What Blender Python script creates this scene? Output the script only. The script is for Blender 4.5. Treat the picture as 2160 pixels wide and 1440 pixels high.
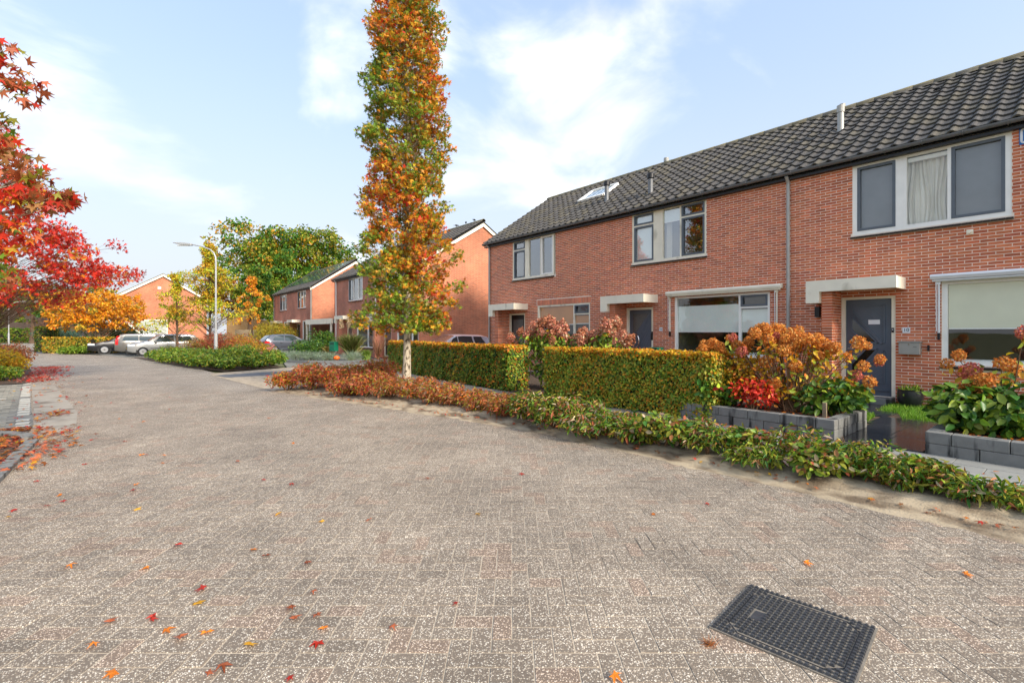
import bpy, bmesh, math, random
import numpy as np
from mathutils import Vector, Matrix
random.seed(7); rng = np.random.default_rng(11)
for _o in list(bpy.data.objects): bpy.data.objects.remove(_o)
sc = bpy.context.scene
COL = sc.collection
R = math.radians
# ------------------------------------------------------------------ camera
CAMX, CAMY, CAMZ = 0.0, 0.0, 1.59
cam_d = bpy.data.cameras.new('camera'); cam = bpy.data.objects.new('camera', cam_d); COL.objects.link(cam)
cam.location = (CAMX, CAMY, CAMZ); cam.rotation_euler = (R(90), 0, -math.atan2(848, 1030))
cam_d.sensor_width = 36; cam_d.lens = 36*1030/2160; cam_d.shift_y = -19/2160
cam_d.clip_start = 0.05; cam_d.clip_end = 2000
sc.camera = cam
# ------------------------------------------------------------------ world sky with clouds, sun, exposure
SUN_DIR = Vector((0.10, -1.0, 0.62)).normalized()      # towards the sun
SUN_STRENGTH, SUN_ANGLE, SKY_STRENGTH, EXPOSURE = 1.45, 10.0, 0.15, 1.78
sun_el = math.asin(SUN_DIR.z); sun_az = math.atan2(SUN_DIR.x, SUN_DIR.y)
w = bpy.data.worlds.new('World'); sc.world = w; w.use_nodes = True
nt = w.node_tree; N = nt.nodes; L = nt.links
for n in list(N): N.remove(n)
out = N.new('ShaderNodeOutputWorld'); bg = N.new('ShaderNodeBackground'); bg.inputs['Strength'].default_value = SKY_STRENGTH
sky = N.new('ShaderNodeTexSky'); sky.sky_type = 'NISHITA'; sky.sun_disc = False
sky.sun_elevation = sun_el; sky.sun_rotation = sun_az; sky.altitude = 0; sky.air_density = 1.0; sky.dust_density = 3.0; sky.ozone_density = 1.4
tc = N.new('ShaderNodeTexCoord')
def wmath(op, a, b=None, clamp=False):
    m = N.new('ShaderNodeMath'); m.operation = op; m.use_clamp = clamp
    for i, v in enumerate((a, b)):
        if v is None: continue
        if isinstance(v, (int, float)): m.inputs[i].default_value = v
        else: L.new(v, m.inputs[i])
    return m.outputs[0]
def pixdir(x, y):
    s, c = 848/1334.2, 1030/1334.2; t = (x-1080)/1030; 
    return Vector((s+c*t, c-s*t, (701-y)/1030)).normalized()
mp = N.new('ShaderNodeMapping'); mp.inputs['Scale'].default_value = (1, 1, 1.7); L.new(tc.outputs['Generated'], mp.inputs['Vector'])
no1 = N.new('ShaderNodeTexNoise'); no1.inputs['Scale'].default_value = 3.2; no1.inputs['Detail'].default_value = 9; no1.inputs['Roughness'].default_value = 0.52; no1.inputs['Distortion'].default_value = 0.35
L.new(mp.outputs[0], no1.inputs['Vector'])
acc = wmath('MULTIPLY', wmath('SUBTRACT', no1.outputs['Fac'], 0.5), 3.0)
# cloud banks where the photograph has them (directions on the sky sphere), the noise carries on everywhere else
for (px, py, wid, amp) in [(1230, 200, .20, .40), (1330, 120, .12, .16), (1120, 330, .14, .12), (300, 450, .15, .10), (560, 470, .15, .26), (90, 270, .10, .22), (80, 90, .12, .2), (330, 50, .09, .26), (620, 560, .3, -.16), (220, 300, .10, -.3), (420, 420, .07, -.15), (760, 330, .09, -.2),
                           (690, 170, .11, .34), (600, 290, .08, .2), (1450, 300, .12, .2), (1650, 80, .12, .12), (520, 130, .09, -.5), (440, 250, .10, -.45), (1010, 60, .07, -.3), (1900, 180, .22, -.34), (1750, 260, .15, -.25), (980, 170, .06, -.15)]:
    d = pixdir(px, py); vm = N.new('ShaderNodeVectorMath'); vm.operation = 'DISTANCE'; L.new(tc.outputs['Generated'], vm.inputs[0]); vm.inputs[1].default_value = d
    g = wmath('DIVIDE', vm.outputs['Value'], wid); g = wmath('MULTIPLY', wmath('MULTIPLY', g, g), -1.0); g = wmath('EXPONENT', g)
    acc = wmath('ADD', acc, wmath('MULTIPLY', g, amp))
mr = N.new('ShaderNodeMapRange'); mr.interpolation_type = 'SMOOTHSTEP'; mr.inputs['From Min'].default_value = 0.02; mr.inputs['From Max'].default_value = 0.95; L.new(acc, mr.inputs['Value'])
sep = N.new('ShaderNodeSeparateXYZ'); L.new(tc.outputs['Generated'], sep.inputs[0])
hz = N.new('ShaderNodeMapRange'); hz.interpolation_type = 'SMOOTHSTEP'; hz.inputs['From Min'].default_value = -0.05; hz.inputs['From Max'].default_value = 0.55; hz.inputs['To Min'].default_value = 0.9; hz.inputs['To Max'].default_value = 0.0; L.new(sep.outputs['Z'], hz.inputs['Value'])
skm = N.new('ShaderNodeMix'); skm.data_type = 'RGBA'; skm.inputs['Factor'].default_value = 0.7
L.new(sky.outputs[0], skm.inputs['A']); skm.inputs['B'].default_value = (1.08, 1.34, 1.75, 1)      # thin high veil of cloud over the blue
hzm = N.new('ShaderNodeMix'); hzm.data_type = 'RGBA'; L.new(hz.outputs[0], hzm.inputs['Factor']); L.new(skm.outputs['Result'], hzm.inputs['A']); hzm.inputs['B'].default_value = (1.62, 1.66, 1.72, 1)
mx = N.new('ShaderNodeMix'); mx.data_type = 'RGBA'; L.new(mr.outputs[0], mx.inputs['Factor']); L.new(hzm.outputs['Result'], mx.inputs['A'])
no2 = N.new('ShaderNodeTexNoise'); no2.inputs['Scale'].default_value = 5; no2.inputs['Detail'].default_value = 6; L.new(mp.outputs[0], no2.inputs['Vector'])
cr = N.new('ShaderNodeValToRGB'); cr.color_ramp.elements[0].position = .3; cr.color_ramp.elements[0].color = (2.25, 2.22, 2.17, 1); cr.color_ramp.elements[1].position = .6; cr.color_ramp.elements[1].color = (3.2, 3.13, 3.03, 1)
L.new(no2.outputs['Fac'], cr.inputs[0]); L.new(cr.outputs[0], mx.inputs['B'])
L.new(mx.outputs['Result'], bg.inputs['Color']); L.new(bg.outputs[0], out.inputs[0])
sd = bpy.data.lights.new('sun', 'SUN'); so = bpy.data.objects.new('sun', sd); COL.objects.link(so)
sd.energy = SUN_STRENGTH; sd.angle = R(SUN_ANGLE); sd.color = (1.0, 0.90, 0.76)
so.rotation_euler = SUN_DIR.to_track_quat('Z', 'Y').to_euler(); so.location = (0, -20, 30)
vs = sc.view_settings; vs.view_transform = 'Standard'; vs.look = 'None'; vs.exposure = EXPOSURE; vs.gamma = 1.0; vs.use_curve_mapping = False
# ------------------------------------------------------------------ helpers
def S(r, g, b):
    return tuple(((v/255)/12.92 if v/255 <= .04045 else ((v/255+.055)/1.055)**2.4) for v in (r, g, b))
MATS = {}
def newmat(name):
    m = bpy.data.materials.new(name); m.use_nodes = True; MATS[name] = m
    return m, m.node_tree, m.node_tree.nodes['Principled BSDF']
def mat(name, base, rough=.6, var=0.15, scale=6.0, bump=0.0, bscale=None, metal=0.0, spec=.5, emit=None, attr=False, coat=0.0, stain=None):
    """principled material with noise variation in tone, optional vertex colours, fine bump, darker stains"""
    if name in MATS: return MATS[name]
    m, t, p = newmat(name); n = t.nodes; l = t.links
    p.inputs['Roughness'].default_value = rough; p.inputs['Metallic'].default_value = metal
    p.inputs['Specular IOR Level'].default_value = spec; p.inputs['Coat Weight'].default_value = coat
    geo = n.new('ShaderNodeNewGeometry')
    no = n.new('ShaderNodeTexNoise'); no.inputs['Scale'].default_value = scale; no.inputs['Detail'].default_value = 6
    l.new(geo.outputs['Position'], no.inputs['Vector'])
    mr = n.new('ShaderNodeMapRange'); mr.inputs['From Min'].default_value = .25; mr.inputs['From Max'].default_value = .75
    mr.inputs['To Min'].default_value = 1-var; mr.inputs['To Max'].default_value = 1+var; l.new(no.outputs['Fac'], mr.inputs['Value'])
    mu = n.new('ShaderNodeMix'); mu.data_type = 'RGBA'; mu.blend_type = 'MULTIPLY'; mu.inputs['Factor'].default_value = 1
    if attr:
        a = n.new('ShaderNodeAttribute'); a.attribute_name = 'Col'; l.new(a.outputs['Color'], mu.inputs['A'])
    else: mu.inputs['A'].default_value = (*base, 1)
    l.new(mr.outputs[0], mu.inputs['B']); res = mu.outputs['Result']
    if stain:
        col, sc_, lo, hi, vec = stain
        n2 = n.new('ShaderNodeTexNoise'); n2.inputs['Scale'].default_value = sc_; n2.inputs['Detail'].default_value = 7
        m2 = n.new('ShaderNodeMapping'); m2.inputs['Scale'].default_value = vec; l.new(geo.outputs['Position'], m2.inputs['Vector']); l.new(m2.outputs[0], n2.inputs['Vector'])
        r2 = n.new('ShaderNodeMapRange'); r2.inputs['From Min'].default_value = lo; r2.inputs['From Max'].default_value = hi; l.new(n2.outputs['Fac'], r2.inputs['Value'])
        x2 = n.new('ShaderNodeMix'); x2.data_type = 'RGBA'; l.new(r2.outputs[0], x2.inputs['Factor']); l.new(res, x2.inputs['A']); x2.inputs['B'].default_value = (*col, 1); res = x2.outputs['Result']
    l.new(res, p.inputs['Base Color'])
    if bump:
        nb = n.new('ShaderNodeTexNoise'); nb.inputs['Scale'].default_value = bscale or scale*8; nb.inputs['Detail'].default_value = 4; l.new(geo.outputs['Position'], nb.inputs['Vector'])
        b = n.new('ShaderNodeBump'); b.inputs['Strength'].default_value = bump; b.inputs['Distance'].default_value = .01; l.new(nb.outputs['Fac'], b.inputs['Height']); l.new(b.outputs[0], p.inputs['Normal'])
    if emit: p.inputs['Emission Color'].default_value = (*emit[:3], 1); p.inputs['Emission Strength'].default_value = emit[3]
    return m
def leafmat(name, trans=.35, rough=.5, spec=.4):
    if name in MATS: return MATS[name]
    m, t, p = newmat(name); n = t.nodes; l = t.links
    a = n.new('ShaderNodeAttribute'); a.attribute_name = 'Col'
    p.inputs['Roughness'].default_value = rough; p.inputs['Specular IOR Level'].default_value = spec
    geo = n.new('ShaderNodeNewGeometry'); no = n.new('ShaderNodeTexNoise'); no.inputs['Scale'].default_value = 45; no.inputs['Detail'].default_value = 3; l.new(geo.outputs['Position'], no.inputs['Vector'])
    mr = n.new('ShaderNodeMapRange'); mr.inputs['To Min'].default_value = .65; mr.inputs['To Max'].default_value = 1.35; l.new(no.outputs['Fac'], mr.inputs['Value'])
    mu = n.new('ShaderNodeMix'); mu.data_type = 'RGBA'; mu.blend_type = 'MULTIPLY'; mu.inputs['Factor'].default_value = 1; l.new(a.outputs['Color'], mu.inputs['A']); l.new(mr.outputs[0], mu.inputs['B'])
    l.new(mu.outputs['Result'], p.inputs['Base Color'])
    tr = n.new('ShaderNodeBsdfTranslucent'); l.new(mu.outputs['Result'], tr.inputs['Color'])
    ms = n.new('ShaderNodeMixShader'); ms.inputs[0].default_value = trans; l.new(p.outputs[0], ms.inputs[1]); l.new(tr.outputs[0], ms.inputs[2])
    l.new(ms.outputs[0], n['Material Output'].inputs['Surface'])
    return m
def glassmat(name, tint=(.95, .97, .96), base=.08):
    m, t, p = newmat(name); n = t.nodes; l = t.links; n.remove(p)
    tr = n.new('ShaderNodeBsdfTransparent'); tr.inputs[0].default_value = (*tint, 1)
    gl = n.new('ShaderNodeBsdfGlossy'); gl.inputs['Roughness'].default_value = .01; gl.inputs['Color'].default_value = (.97, .98, 1, 1)
    ge = n.new('ShaderNodeNewGeometry'); dt = n.new('ShaderNodeVectorMath'); dt.operation = 'DOT_PRODUCT'; l.new(ge.outputs['Normal'], dt.inputs[0]); l.new(ge.outputs['Incoming'], dt.inputs[1])
    def mth(op, a, b_):
        q = n.new('ShaderNodeMath'); q.operation = op; q.use_clamp = op != 'ABSOLUTE'
        for k_, v_ in enumerate((a, b_)):
            if isinstance(v_, (int, float)): q.inputs[k_].default_value = v_
            elif v_ is not None: l.new(v_, q.inputs[k_])
        return q.outputs[0]
    sch = mth('POWER', mth('SUBTRACT', 1.0, mth('ABSOLUTE', dt.outputs['Value'], None)), 5.0)      # Schlick reflectance of the glazing, same from both sides
    mt = n.new('ShaderNodeMath'); mt.operation = 'MULTIPLY_ADD'; mt.use_clamp = True; mt.inputs[1].default_value = 1-base; mt.inputs[2].default_value = base; l.new(sch, mt.inputs[0])
    geo = n.new('ShaderNodeNewGeometry'); no = n.new('ShaderNodeTexNoise'); no.inputs['Scale'].default_value = 1.1; l.new(geo.outputs['Position'], no.inputs['Vector'])
    b = n.new('ShaderNodeBump'); b.inputs['Strength'].default_value = .05; b.inputs['Distance'].default_value = .05; l.new(no.outputs['Fac'], b.inputs['Height']); l.new(b.outputs[0], gl.inputs['Normal'])
    ms = n.new('ShaderNodeMixShader'); l.new(mt.outputs[0], ms.inputs[0]); l.new(tr.outputs[0], ms.inputs[1]); l.new(gl.outputs[0], ms.inputs[2])
    l.new(ms.outputs[0], n['Material Output'].inputs['Surface'])
    return m
def brickmat(name, axis, c1, c2, mortar, dirt=.35):
    """brick bond far away: brick texture laid in the wall's own plane (axis = 'Y' wall along Y, 'X' wall along X)"""
    m, t, p = newmat(name); n = t.nodes; l = t.links
    geo = n.new('ShaderNodeNewGeometry'); se = n.new('ShaderNodeSeparateXYZ'); co = n.new('ShaderNodeCombineXYZ'); l.new(geo.outputs['Position'], se.inputs[0])
    l.new(se.outputs['Y' if axis == 'Y' else 'X'], co.inputs['X']); l.new(se.outputs['Z'], co.inputs['Y'])
    br = n.new('ShaderNodeTexBrick'); br.inputs['Scale'].default_value = 1; br.inputs['Brick Width'].default_value = .2205; br.inputs['Row Height'].default_value = .0625
    br.inputs['Mortar Size'].default_value = .010; br.inputs['Mortar Smooth'].default_value = .1; br.offset = .5
    br.inputs['Color1'].default_value = (*c1, 1); br.inputs['Color2'].default_value = (*c2, 1); br.inputs['Mortar'].default_value = (*mortar, 1); l.new(co.outputs[0], br.inputs['Vector'])
    no = n.new('ShaderNodeTexNoise'); no.inputs['Scale'].default_value = .7; no.inputs['Detail'].default_value = 8; l.new(geo.outputs['Position'], no.inputs['Vector'])
    mr = n.new('ShaderNodeMapRange'); mr.inputs['From Min'].default_value = .3; mr.inputs['From Max'].default_value = .7; mr.inputs['To Min'].default_value = 1-dirt; mr.inputs['To Max'].default_value = 1.1; l.new(no.outputs['Fac'], mr.inputs['Value'])
    mu = n.new('ShaderNodeMix'); mu.data_type = 'RGBA'; mu.blend_type = 'MULTIPLY'; mu.inputs['Factor'].default_value = 1; l.new(br.outputs['Color'], mu.inputs['A']); l.new(mr.outputs[0], mu.inputs['B'])
    l.new(mu.outputs['Result'], p.inputs['Base Color']); p.inputs['Roughness'].default_value = .85
    b = n.new('ShaderNodeBump'); b.invert = True; b.inputs['Strength'].default_value = .5; b.inputs['Distance'].default_value = .008; l.new(br.outputs['Fac'], b.inputs['Height']); l.new(b.outputs[0], p.inputs['Normal'])
    return m
def link(name, me, parent=None, loc=None):
    o = bpy.data.objects.new(name, me); COL.objects.link(o)
    if parent: o.parent = parent
    if loc is not None: o.location = loc
    return o
def tag(o, label=None, cat=None, group=None, kind=None):
    if label: o['label'] = label
    if cat: o['category'] = cat
    if group: o['group'] = group
    if kind: o['kind'] = kind
    return o
def thing(name, label, cat, loc=(0, 0, 0), rz=0.0, group=None):
    o = bpy.data.objects.new(name, None); COL.objects.link(o); o.location = loc; o.rotation_euler = (0, 0, rz); o.empty_display_size = .1
    return tag(o, label, cat, group)
def copy_tree(o, parent=None):
    c = o.copy(); COL.objects.link(c); c.parent = parent
    for ch in o.children: copy_tree(ch, c)
    return c
def npmesh(name, V, F, m, cols=None, smooth=False):
    """V (n,3), F (k,s) uniform faces, cols (n,3) point colours"""
    V = np.asarray(V, np.float32); F = np.asarray(F, np.int32); k, s = F.shape
    me = bpy.data.meshes.new(name); me.vertices.add(len(V)); me.vertices.foreach_set('co', V.ravel())
    me.loops.add(k*s); me.loops.foreach_set('vertex_index', F.ravel())
    me.polygons.add(k); me.polygons.foreach_set('loop_start', np.arange(0, k*s, s, dtype=np.int32))
    try: me.polygons.foreach_set('loop_total', np.full(k, s, np.int32))
    except Exception: pass
    me.polygons.foreach_set('use_smooth', np.full(k, bool(smooth)))
    me.update(calc_edges=True)
    if cols is not None:
        a = me.color_attributes.new('Col', 'FLOAT_COLOR', 'POINT'); c4 = np.ones((len(V), 4), np.float32); c4[:, :3] = cols; a.data.foreach_set('color', c4.ravel())
    if m: me.materials.append(m)
    return me
class MB:
    def __init__(s): s.v = []; s.f = []; s.c = []
    def add(s, vs, fs, col=None):
        b = len(s.v); s.v += [tuple(v) for v in vs]; s.f += [tuple(i+b for i in f) for f in fs]
        if col is not None: s.c += [col]*len(vs)
        return s
    def box(s, x0, x1, y0, y1, z0, z1, col=None):
        if x0 > x1: x0, x1 = x1, x0
        if y0 > y1: y0, y1 = y1, y0
        if z0 > z1: z0, z1 = z1, z0
        return s.add([(x0,y0,z0),(x1,y0,z0),(x1,y1,z0),(x0,y1,z0),(x0,y0,z1),(x1,y0,z1),(x1,y1,z1),(x0,y1,z1)],
              [(0,3,2,1),(4,5,6,7),(0,1,5,4),(1,2,6,5),(2,3,7,6),(3,0,4,7)], col)
    def prism(s, poly, d, org=(0,0,0), u=(1,0,0), v=(0,1,0), n=(0,0,1), col=None):
        """polygon in the (u,v) plane extruded by d along n (poly counter-clockwise seen from +n)"""
        org, u, v, n = map(Vector, (org, u, v, n)); k = len(poly)
        a = [org+u*p[0]+v*p[1] for p in poly]; b = [q+n*d for q in a]
        fs = [tuple(range(k-1, -1, -1)), tuple(range(k, 2*k))] + [(i, (i+1) % k, k+(i+1) % k, k+i) for i in range(k)]
        return s.add(a+b, fs, col)
    def tube(s, pts, r, n=8, cap=True, col=None):
        pts = [Vector(p) for p in pts]; rs = r if isinstance(r, (list, tuple)) else [r]*len(pts); b = len(s.v); vs = []
        up = None
        for i, p in enumerate(pts):
            d = (pts[min(i+1, len(pts)-1)]-pts[max(i-1, 0)]).normalized()
            if up is None: up = d.orthogonal().normalized()
            else:
                up = up-d*up.dot(d); up = up.normalized() if up.length > 1e-6 else d.orthogonal().normalized()
            sd_ = d.cross(up)
            for k in range(n):
                a = 2*math.pi*k/n; vs.append(p+(up*math.cos(a)+sd_*math.sin(a))*rs[i])
        fs = [(i*n+k, i*n+(k+1) % n, (i+1)*n+(k+1) % n, (i+1)*n+k) for i in range(len(pts)-1) for k in range(n)]
        if cap: fs += [tuple(range(n-1, -1, -1)), tuple((len(pts)-1)*n+k for k in range(n))]
        return s.add(vs, fs, col)
    def bar(s, a, b, w, h, up=(0, 0, 1), col=None):
        a, b = Vector(a), Vector(b); d = (b-a).normalized(); up = Vector(up); sd_ = d.cross(up).normalized()*(w/2); u2 = sd_.cross(d).normalized()*(h/2)
        vs = [a-sd_-u2, a+sd_-u2, a+sd_+u2, a-sd_+u2, b-sd_-u2, b+sd_-u2, b+sd_+u2, b-sd_+u2]
        return s.add(vs, [(0,1,2,3),(7,6,5,4),(0,4,5,1),(1,5,6,2),(2,6,7,3),(3,7,4,0)], col)
    def lathe(s, prof, n=16, org=(0,0,0), axis='z', col=None):
        vs = []
        for (r, h) in prof:
            for k in range(n):
                a = 2*math.pi*k/n; x, y = r*math.cos(a), r*math.sin(a)
                q = (x, y, h) if axis == 'z' else ((h, x, y) if axis == 'x' else (y, h, x))
                vs.append((org[0]+q[0], org[1]+q[1], org[2]+q[2]))
        m = len(prof)
        fs = [(i*n+k, i*n+(k+1) % n, (i+1)*n+(k+1) % n, (i+1)*n+k) for i in range(m-1) for k in range(n)]
        fs += [tuple(range(n-1, -1, -1)), tuple((m-1)*n+k for k in range(n))]
        return s.add(vs, fs, col)
    def grid(s, fn, nu, nv, col=None):
        vs = [fn(i/nu, j/nv) for j in range(nv+1) for i in range(nu+1)]
        fs = [(j*(nu+1)+i, j*(nu+1)+i+1, (j+1)*(nu+1)+i+1, (j+1)*(nu+1)+i) for j in range(nv) for i in range(nu)]
        return s.add(vs, fs, col)
    def mesh(s, name, m, smooth=False, bevel=0.0):
        me = bpy.data.meshes.new(name); me.from_pydata([tuple(v) for v in s.v], [], s.f)
        if s.c and len(s.c) == len(s.v):
            a = me.color_attributes.new('Col', 'FLOAT_COLOR', 'POINT'); c4 = np.ones((len(s.v), 4), np.float32); c4[:, :3] = s.c; a.data.foreach_set('color', c4.ravel())
        if bevel:
            bm = bmesh.new(); bm.from_mesh(me); bmesh.ops.bevel(bm, geom=bm.edges[:], offset=bevel, segments=1, affect='EDGES', clamp_overlap=True); bm.to_mesh(me); bm.free()
        me.materials.append(m)
        if smooth:
            me.polygons.foreach_set('use_smooth', np.ones(len(me.polygons), bool))
            try: me.set_sharp_from_angle(angle=R(40))
            except Exception: pass
        me.update(); return me
    def build(s, name, m, parent=None, smooth=False, bevel=0.0, loc=None):
        return link(name, s.mesh(name, m, smooth, bevel), parent, loc)
def part(name, m, parent, *boxes, bevel=0.0):
    b = MB()
    for q in boxes: b.box(*q)
    return b.build(name, m, parent, bevel=bevel)
def textmesh(name, body, size, m, parent, loc, rot, extrude=.002):
    cu = bpy.data.curves.new(name, 'FONT'); cu.body = body; cu.size = size; cu.extrude = extrude; cu.align_x = 'CENTER'; cu.align_y = 'CENTER'
    tmp = bpy.data.objects.new('tmp', cu); COL.objects.link(tmp); dg = bpy.context.evaluated_depsgraph_get(); me = bpy.data.meshes.new_from_object(tmp.evaluated_get(dg)); bpy.data.objects.remove(tmp)
    me.materials.clear(); me.materials.append(m); o = link(name, me, parent, loc); o.rotation_euler = rot; return o
# ---- foliage
def star_t():
    ang = [90, 90-58, 90-118, 90+118, 90+58]; ln = [1.0, .95, .62, .62, .95]
    order = [(-118, .62), (-58, .95), (0, 1.0), (58, .95), (118, .62)]
    vs = [(0, 0, 0)]; 
    for i, (a, r) in enumerate(order):
        if i: 
            am = R((order[i-1][0]+a)/2); vs.append((.36*math.cos(am), .36*math.sin(am), .03))
        vs.append((r*math.cos(R(a)), r*math.sin(R(a)), -.16*r))
    am = R(180); vs.append((-.12, 0, 0))
    k = len(vs)-1
    fs = [(0, i, i % k+1) for i in range(1, k+1)]
    return np.array(vs), np.array(fs)
STAR = star_t()
OVATE = (np.array([(0,0,0),(1,0,-.12),(.33,.27,.07),(.70,.22,.02),(.33,-.27,.07),(.70,-.22,.02)], float), np.array([(0,1,3,2),(0,4,5,1)]))
LANCE = (np.array([(0,0,0),(1,0,-.3),(.35,.13,.05),(.70,.11,-.08),(.35,-.13,.05),(.70,-.11,-.08)], float), np.array([(0,1,3,2),(0,4,5,1)]))
TINY = (np.array([(0,0,0),(.5,.32,.08),(1,0,-.05),(.5,-.32,.08)], float), np.array([(0,2,1),(0,3,2)]))
BLADE = (np.array([(0,.02,0),(0,-.02,0),(.5,.016,.0),(.5,-.016,.0),(.85,.009,-.10),(.85,-.009,-.10),(1.0,0.001,-.3),(1.0,-.001,-.3)], float), np.array([(0,1,3,2),(2,3,5,4),(4,5,7,6)]))
def unit(a): return a/np.maximum(np.linalg.norm(a, axis=1, keepdims=True), 1e-9)
def leafmesh(name, P, size, cols, tmpl, m, nrm=None, jit=.8, along=None):
    """one small leaf-shaped face set per point; nrm = preferred facing, along = preferred tip direction"""
    P = np.asarray(P, float); n = len(P); T, F = tmpl
    nr = rng.normal(size=(n, 3)); nr = unit(nr)*jit if nrm is not None else unit(nr+np.array([0, 0, .35]))
    if nrm is not None: nr = unit(nr+np.asarray(nrm))
    al = rng.normal(size=(n, 3)); al = unit(al)
    if along is not None: al = unit(al*.55+np.asarray(along))
    a = unit(al-nr*np.sum(al*nr, 1, keepdims=True)); b = np.cross(nr, a)
    sz = np.broadcast_to(np.asarray(size, float), (n,))[:, None, None]
    V = P[:, None, :]+sz*(T[None, :, 0:1]*a[:, None, :]+T[None, :, 1:2]*b[:, None, :]+T[None, :, 2:3]*nr[:, None, :])
    k = len(T); FF = (F[None]+np.arange(n)[:, None, None]*k).reshape(-1, F.shape[1])
    C = np.repeat(np.asarray(cols, float), k, axis=0)
    return npmesh(name, V.reshape(-1, 3), FF, m, C, smooth=True)
def pal(n, palette, jit=.22):
    """palette: list of (colour, weight)"""
    wts = np.array([w_ for _, w_ in palette], float); wts /= wts.sum(); idx = rng.choice(len(palette), n, p=wts)
    c = np.array([p for p, _ in palette])[idx]
    return np.clip(c*(1+rng.normal(size=(n, 1))*jit)*(1+rng.normal(size=(n, 3))*.06), .004, .8)
# ------------------------------------------------------------------ materials
M = dict(
 mortar=mat('mortar', S(244,229,210), .9, .1, 3.0, .3, 200),
 brick=mat('brick_face', (0,0,0), .85, .16, 9.0, .35, 150, attr=True),
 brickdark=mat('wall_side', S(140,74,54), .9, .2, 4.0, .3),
 cream=mat('cream_paint', S(245,238,216), .55, .08, 2.5, .05, 60, stain=(S(150,138,112), 2.2, .60, .82, (1,1,.5))),
 white=mat('white_paint', S(248,246,238), .4, .05, 4.0),
 alu=mat('silver_cassette', S(226,229,230), .3, .05, 6.0, metal=.2),
 grey=mat('grey_paint', S(92,100,108), .42, .08, 6.0),
 doorgrey=mat('door_paint', S(84,94,106), .4, .1, 5.0, .05, 90),
 black=mat('black_plastic', S(22,22,24), .45, .1, 8.0),
 darkgrey=mat('dark_grey_pvc', S(108,110,112), .45, .12, 4.0),
 zinc=mat('zinc_pipe', S(172,171,164), .5, .1, 5.0, metal=.1),
 steel=mat('steel', S(168,166,158), .38, .06, 9.0, metal=.25),
 chrome=mat('chrome', S(220,220,222), .12, .03, 9.0, metal=1.0),
 sill=mat('glazed_sill', S(48,34,30), .35, .2, 12.0),
 tile=mat('concrete_roof_tile', (0,0,0), .75, .22, 14.0, .4, 120, attr=True, stain=(S(106,104,98), 3.0, .62, .82, (1,1,1))),
 roofbase=mat('roof_underlay', S(40,38,36), .9),
 room=mat('room_plaster', S(120,112,100), .9, .1),
 roomdark=mat('room_furniture', S(50,42,36), .7, .3, 3.0),
 blindw=mat('pleated_blind', S(232,238,230), .8, .04, 3.0),
 blindc=mat('roller_blind', S(228,226,196), .8, .05, 3.0),
 blindb=mat('brown_blind', S(206,140,78), .8, .12, 2.0),
 curtain=mat('curtain_cloth', S(238,232,218), .85, .06, 3.0),
 screen=mat('insect_screen', S(128,130,132), .7, .08, 3.0),
 glass=glassmat('window_glass', base=.09), glassb=glassmat('window_glass_upper', base=.30), glassd=mat('dark_glass', S(30,30,30), .06, .1, 3.0, spec=.9), frost=mat('frosted_glass', S(88,94,92), .25, .3, 40.0, .6, 70, spec=.8),
 blue=mat('sign_blue', S(24,104,178), .35, .04), signwhite=mat('sign_white', S(235,238,240), .4, .03), ink=mat('ink', S(40,42,46), .6, .05),
 green=mat('green_enamel', S(18,104,78), .35, .06), orange=mat('pumpkin_skin', S(232,104,20), .45, .12, 8.0),
 wood=mat('weathered_wood', S(140,124,100), .85, .2, 18.0, .3), bark=mat('pale_bark', S(182,170,148), .9, .2, 9.0, .8, 40, stain=(S(84,72,56), 22.0, .52, .62, (1,1,.4))),
 barkd=mat('brown_bark', S(92,74,58), .9, .25, 12.0, .6, 60), twig=mat('twig', S(110,84,58), .85, .2, 12.0),
 soil=mat('soil', S(78,64,50), .95, .35, 5.0, .8, 40, stain=(S(92,66,44), 9.0, .5, .7, (1,1,1))),
 pot=mat('pot_glaze', S(38,40,42), .3, .2, 7.0, .2, 30),
 block=mat('concrete_block', S(120,120,116), .85, .18, 7.0, .4, 90, stain=(S(40,41,40), 3.4, .53, .63, (2.2,2.2,.35))),
 slabd=mat('dark_slab', (0,0,0), .7, .25, 9.0, .5, 160, attr=True, stain=(S(112,100,80), 2.0, .60, .75, (1,1,1))),
 slabl=mat('light_slab', (0,0,0), .75, .1, 6.0, .25, 200, attr=True),
 wet=mat('wet_slab', S(44,44,46), .14, .3, 2.0, .05, 10, spec=.7),
 sand=mat('sand', S(172,156,130), .95, .2, 5.0, .9, 50, stain=(S(108,92,72), 3.5, .44, .64, (1.6,.7,1))),
 grass_ground=mat('rough_ground', S(96,98,58), .95, .3, 1.0, .5, 10),
 castiron=mat('cast_iron', S(66,67,69), .42, .22, 12.0, .2, 60, metal=.3),
 galv=mat('galvanised_steel', S(176,178,178), .45, .06, 5.0, metal=.4),
 leaf=leafmat('leaf'), leafshiny=leafmat('leaf_glossy', .2, .42, .4), petal=leafmat('petal', .25, .7, .2), grassm=leafmat('grass_blade', .3, .5, .3))
BR_A, BR_B = np.array(S(208,116,75)), np.array(S(190,100,67))
M['bw_y'] = brickmat('brick_front_far', 'Y', S(200,108,80), S(172,88,68), S(212,172,148))
M['bw_x'] = brickmat('brick_gable_far', 'X', S(208,114,76), S(172,88,60), S(208,166,134), .3)
M['bw_yel'] = brickmat('yellow_brick', 'X', S(206,160,104), S(190,142,90), S(196,168,130), .2)
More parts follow.
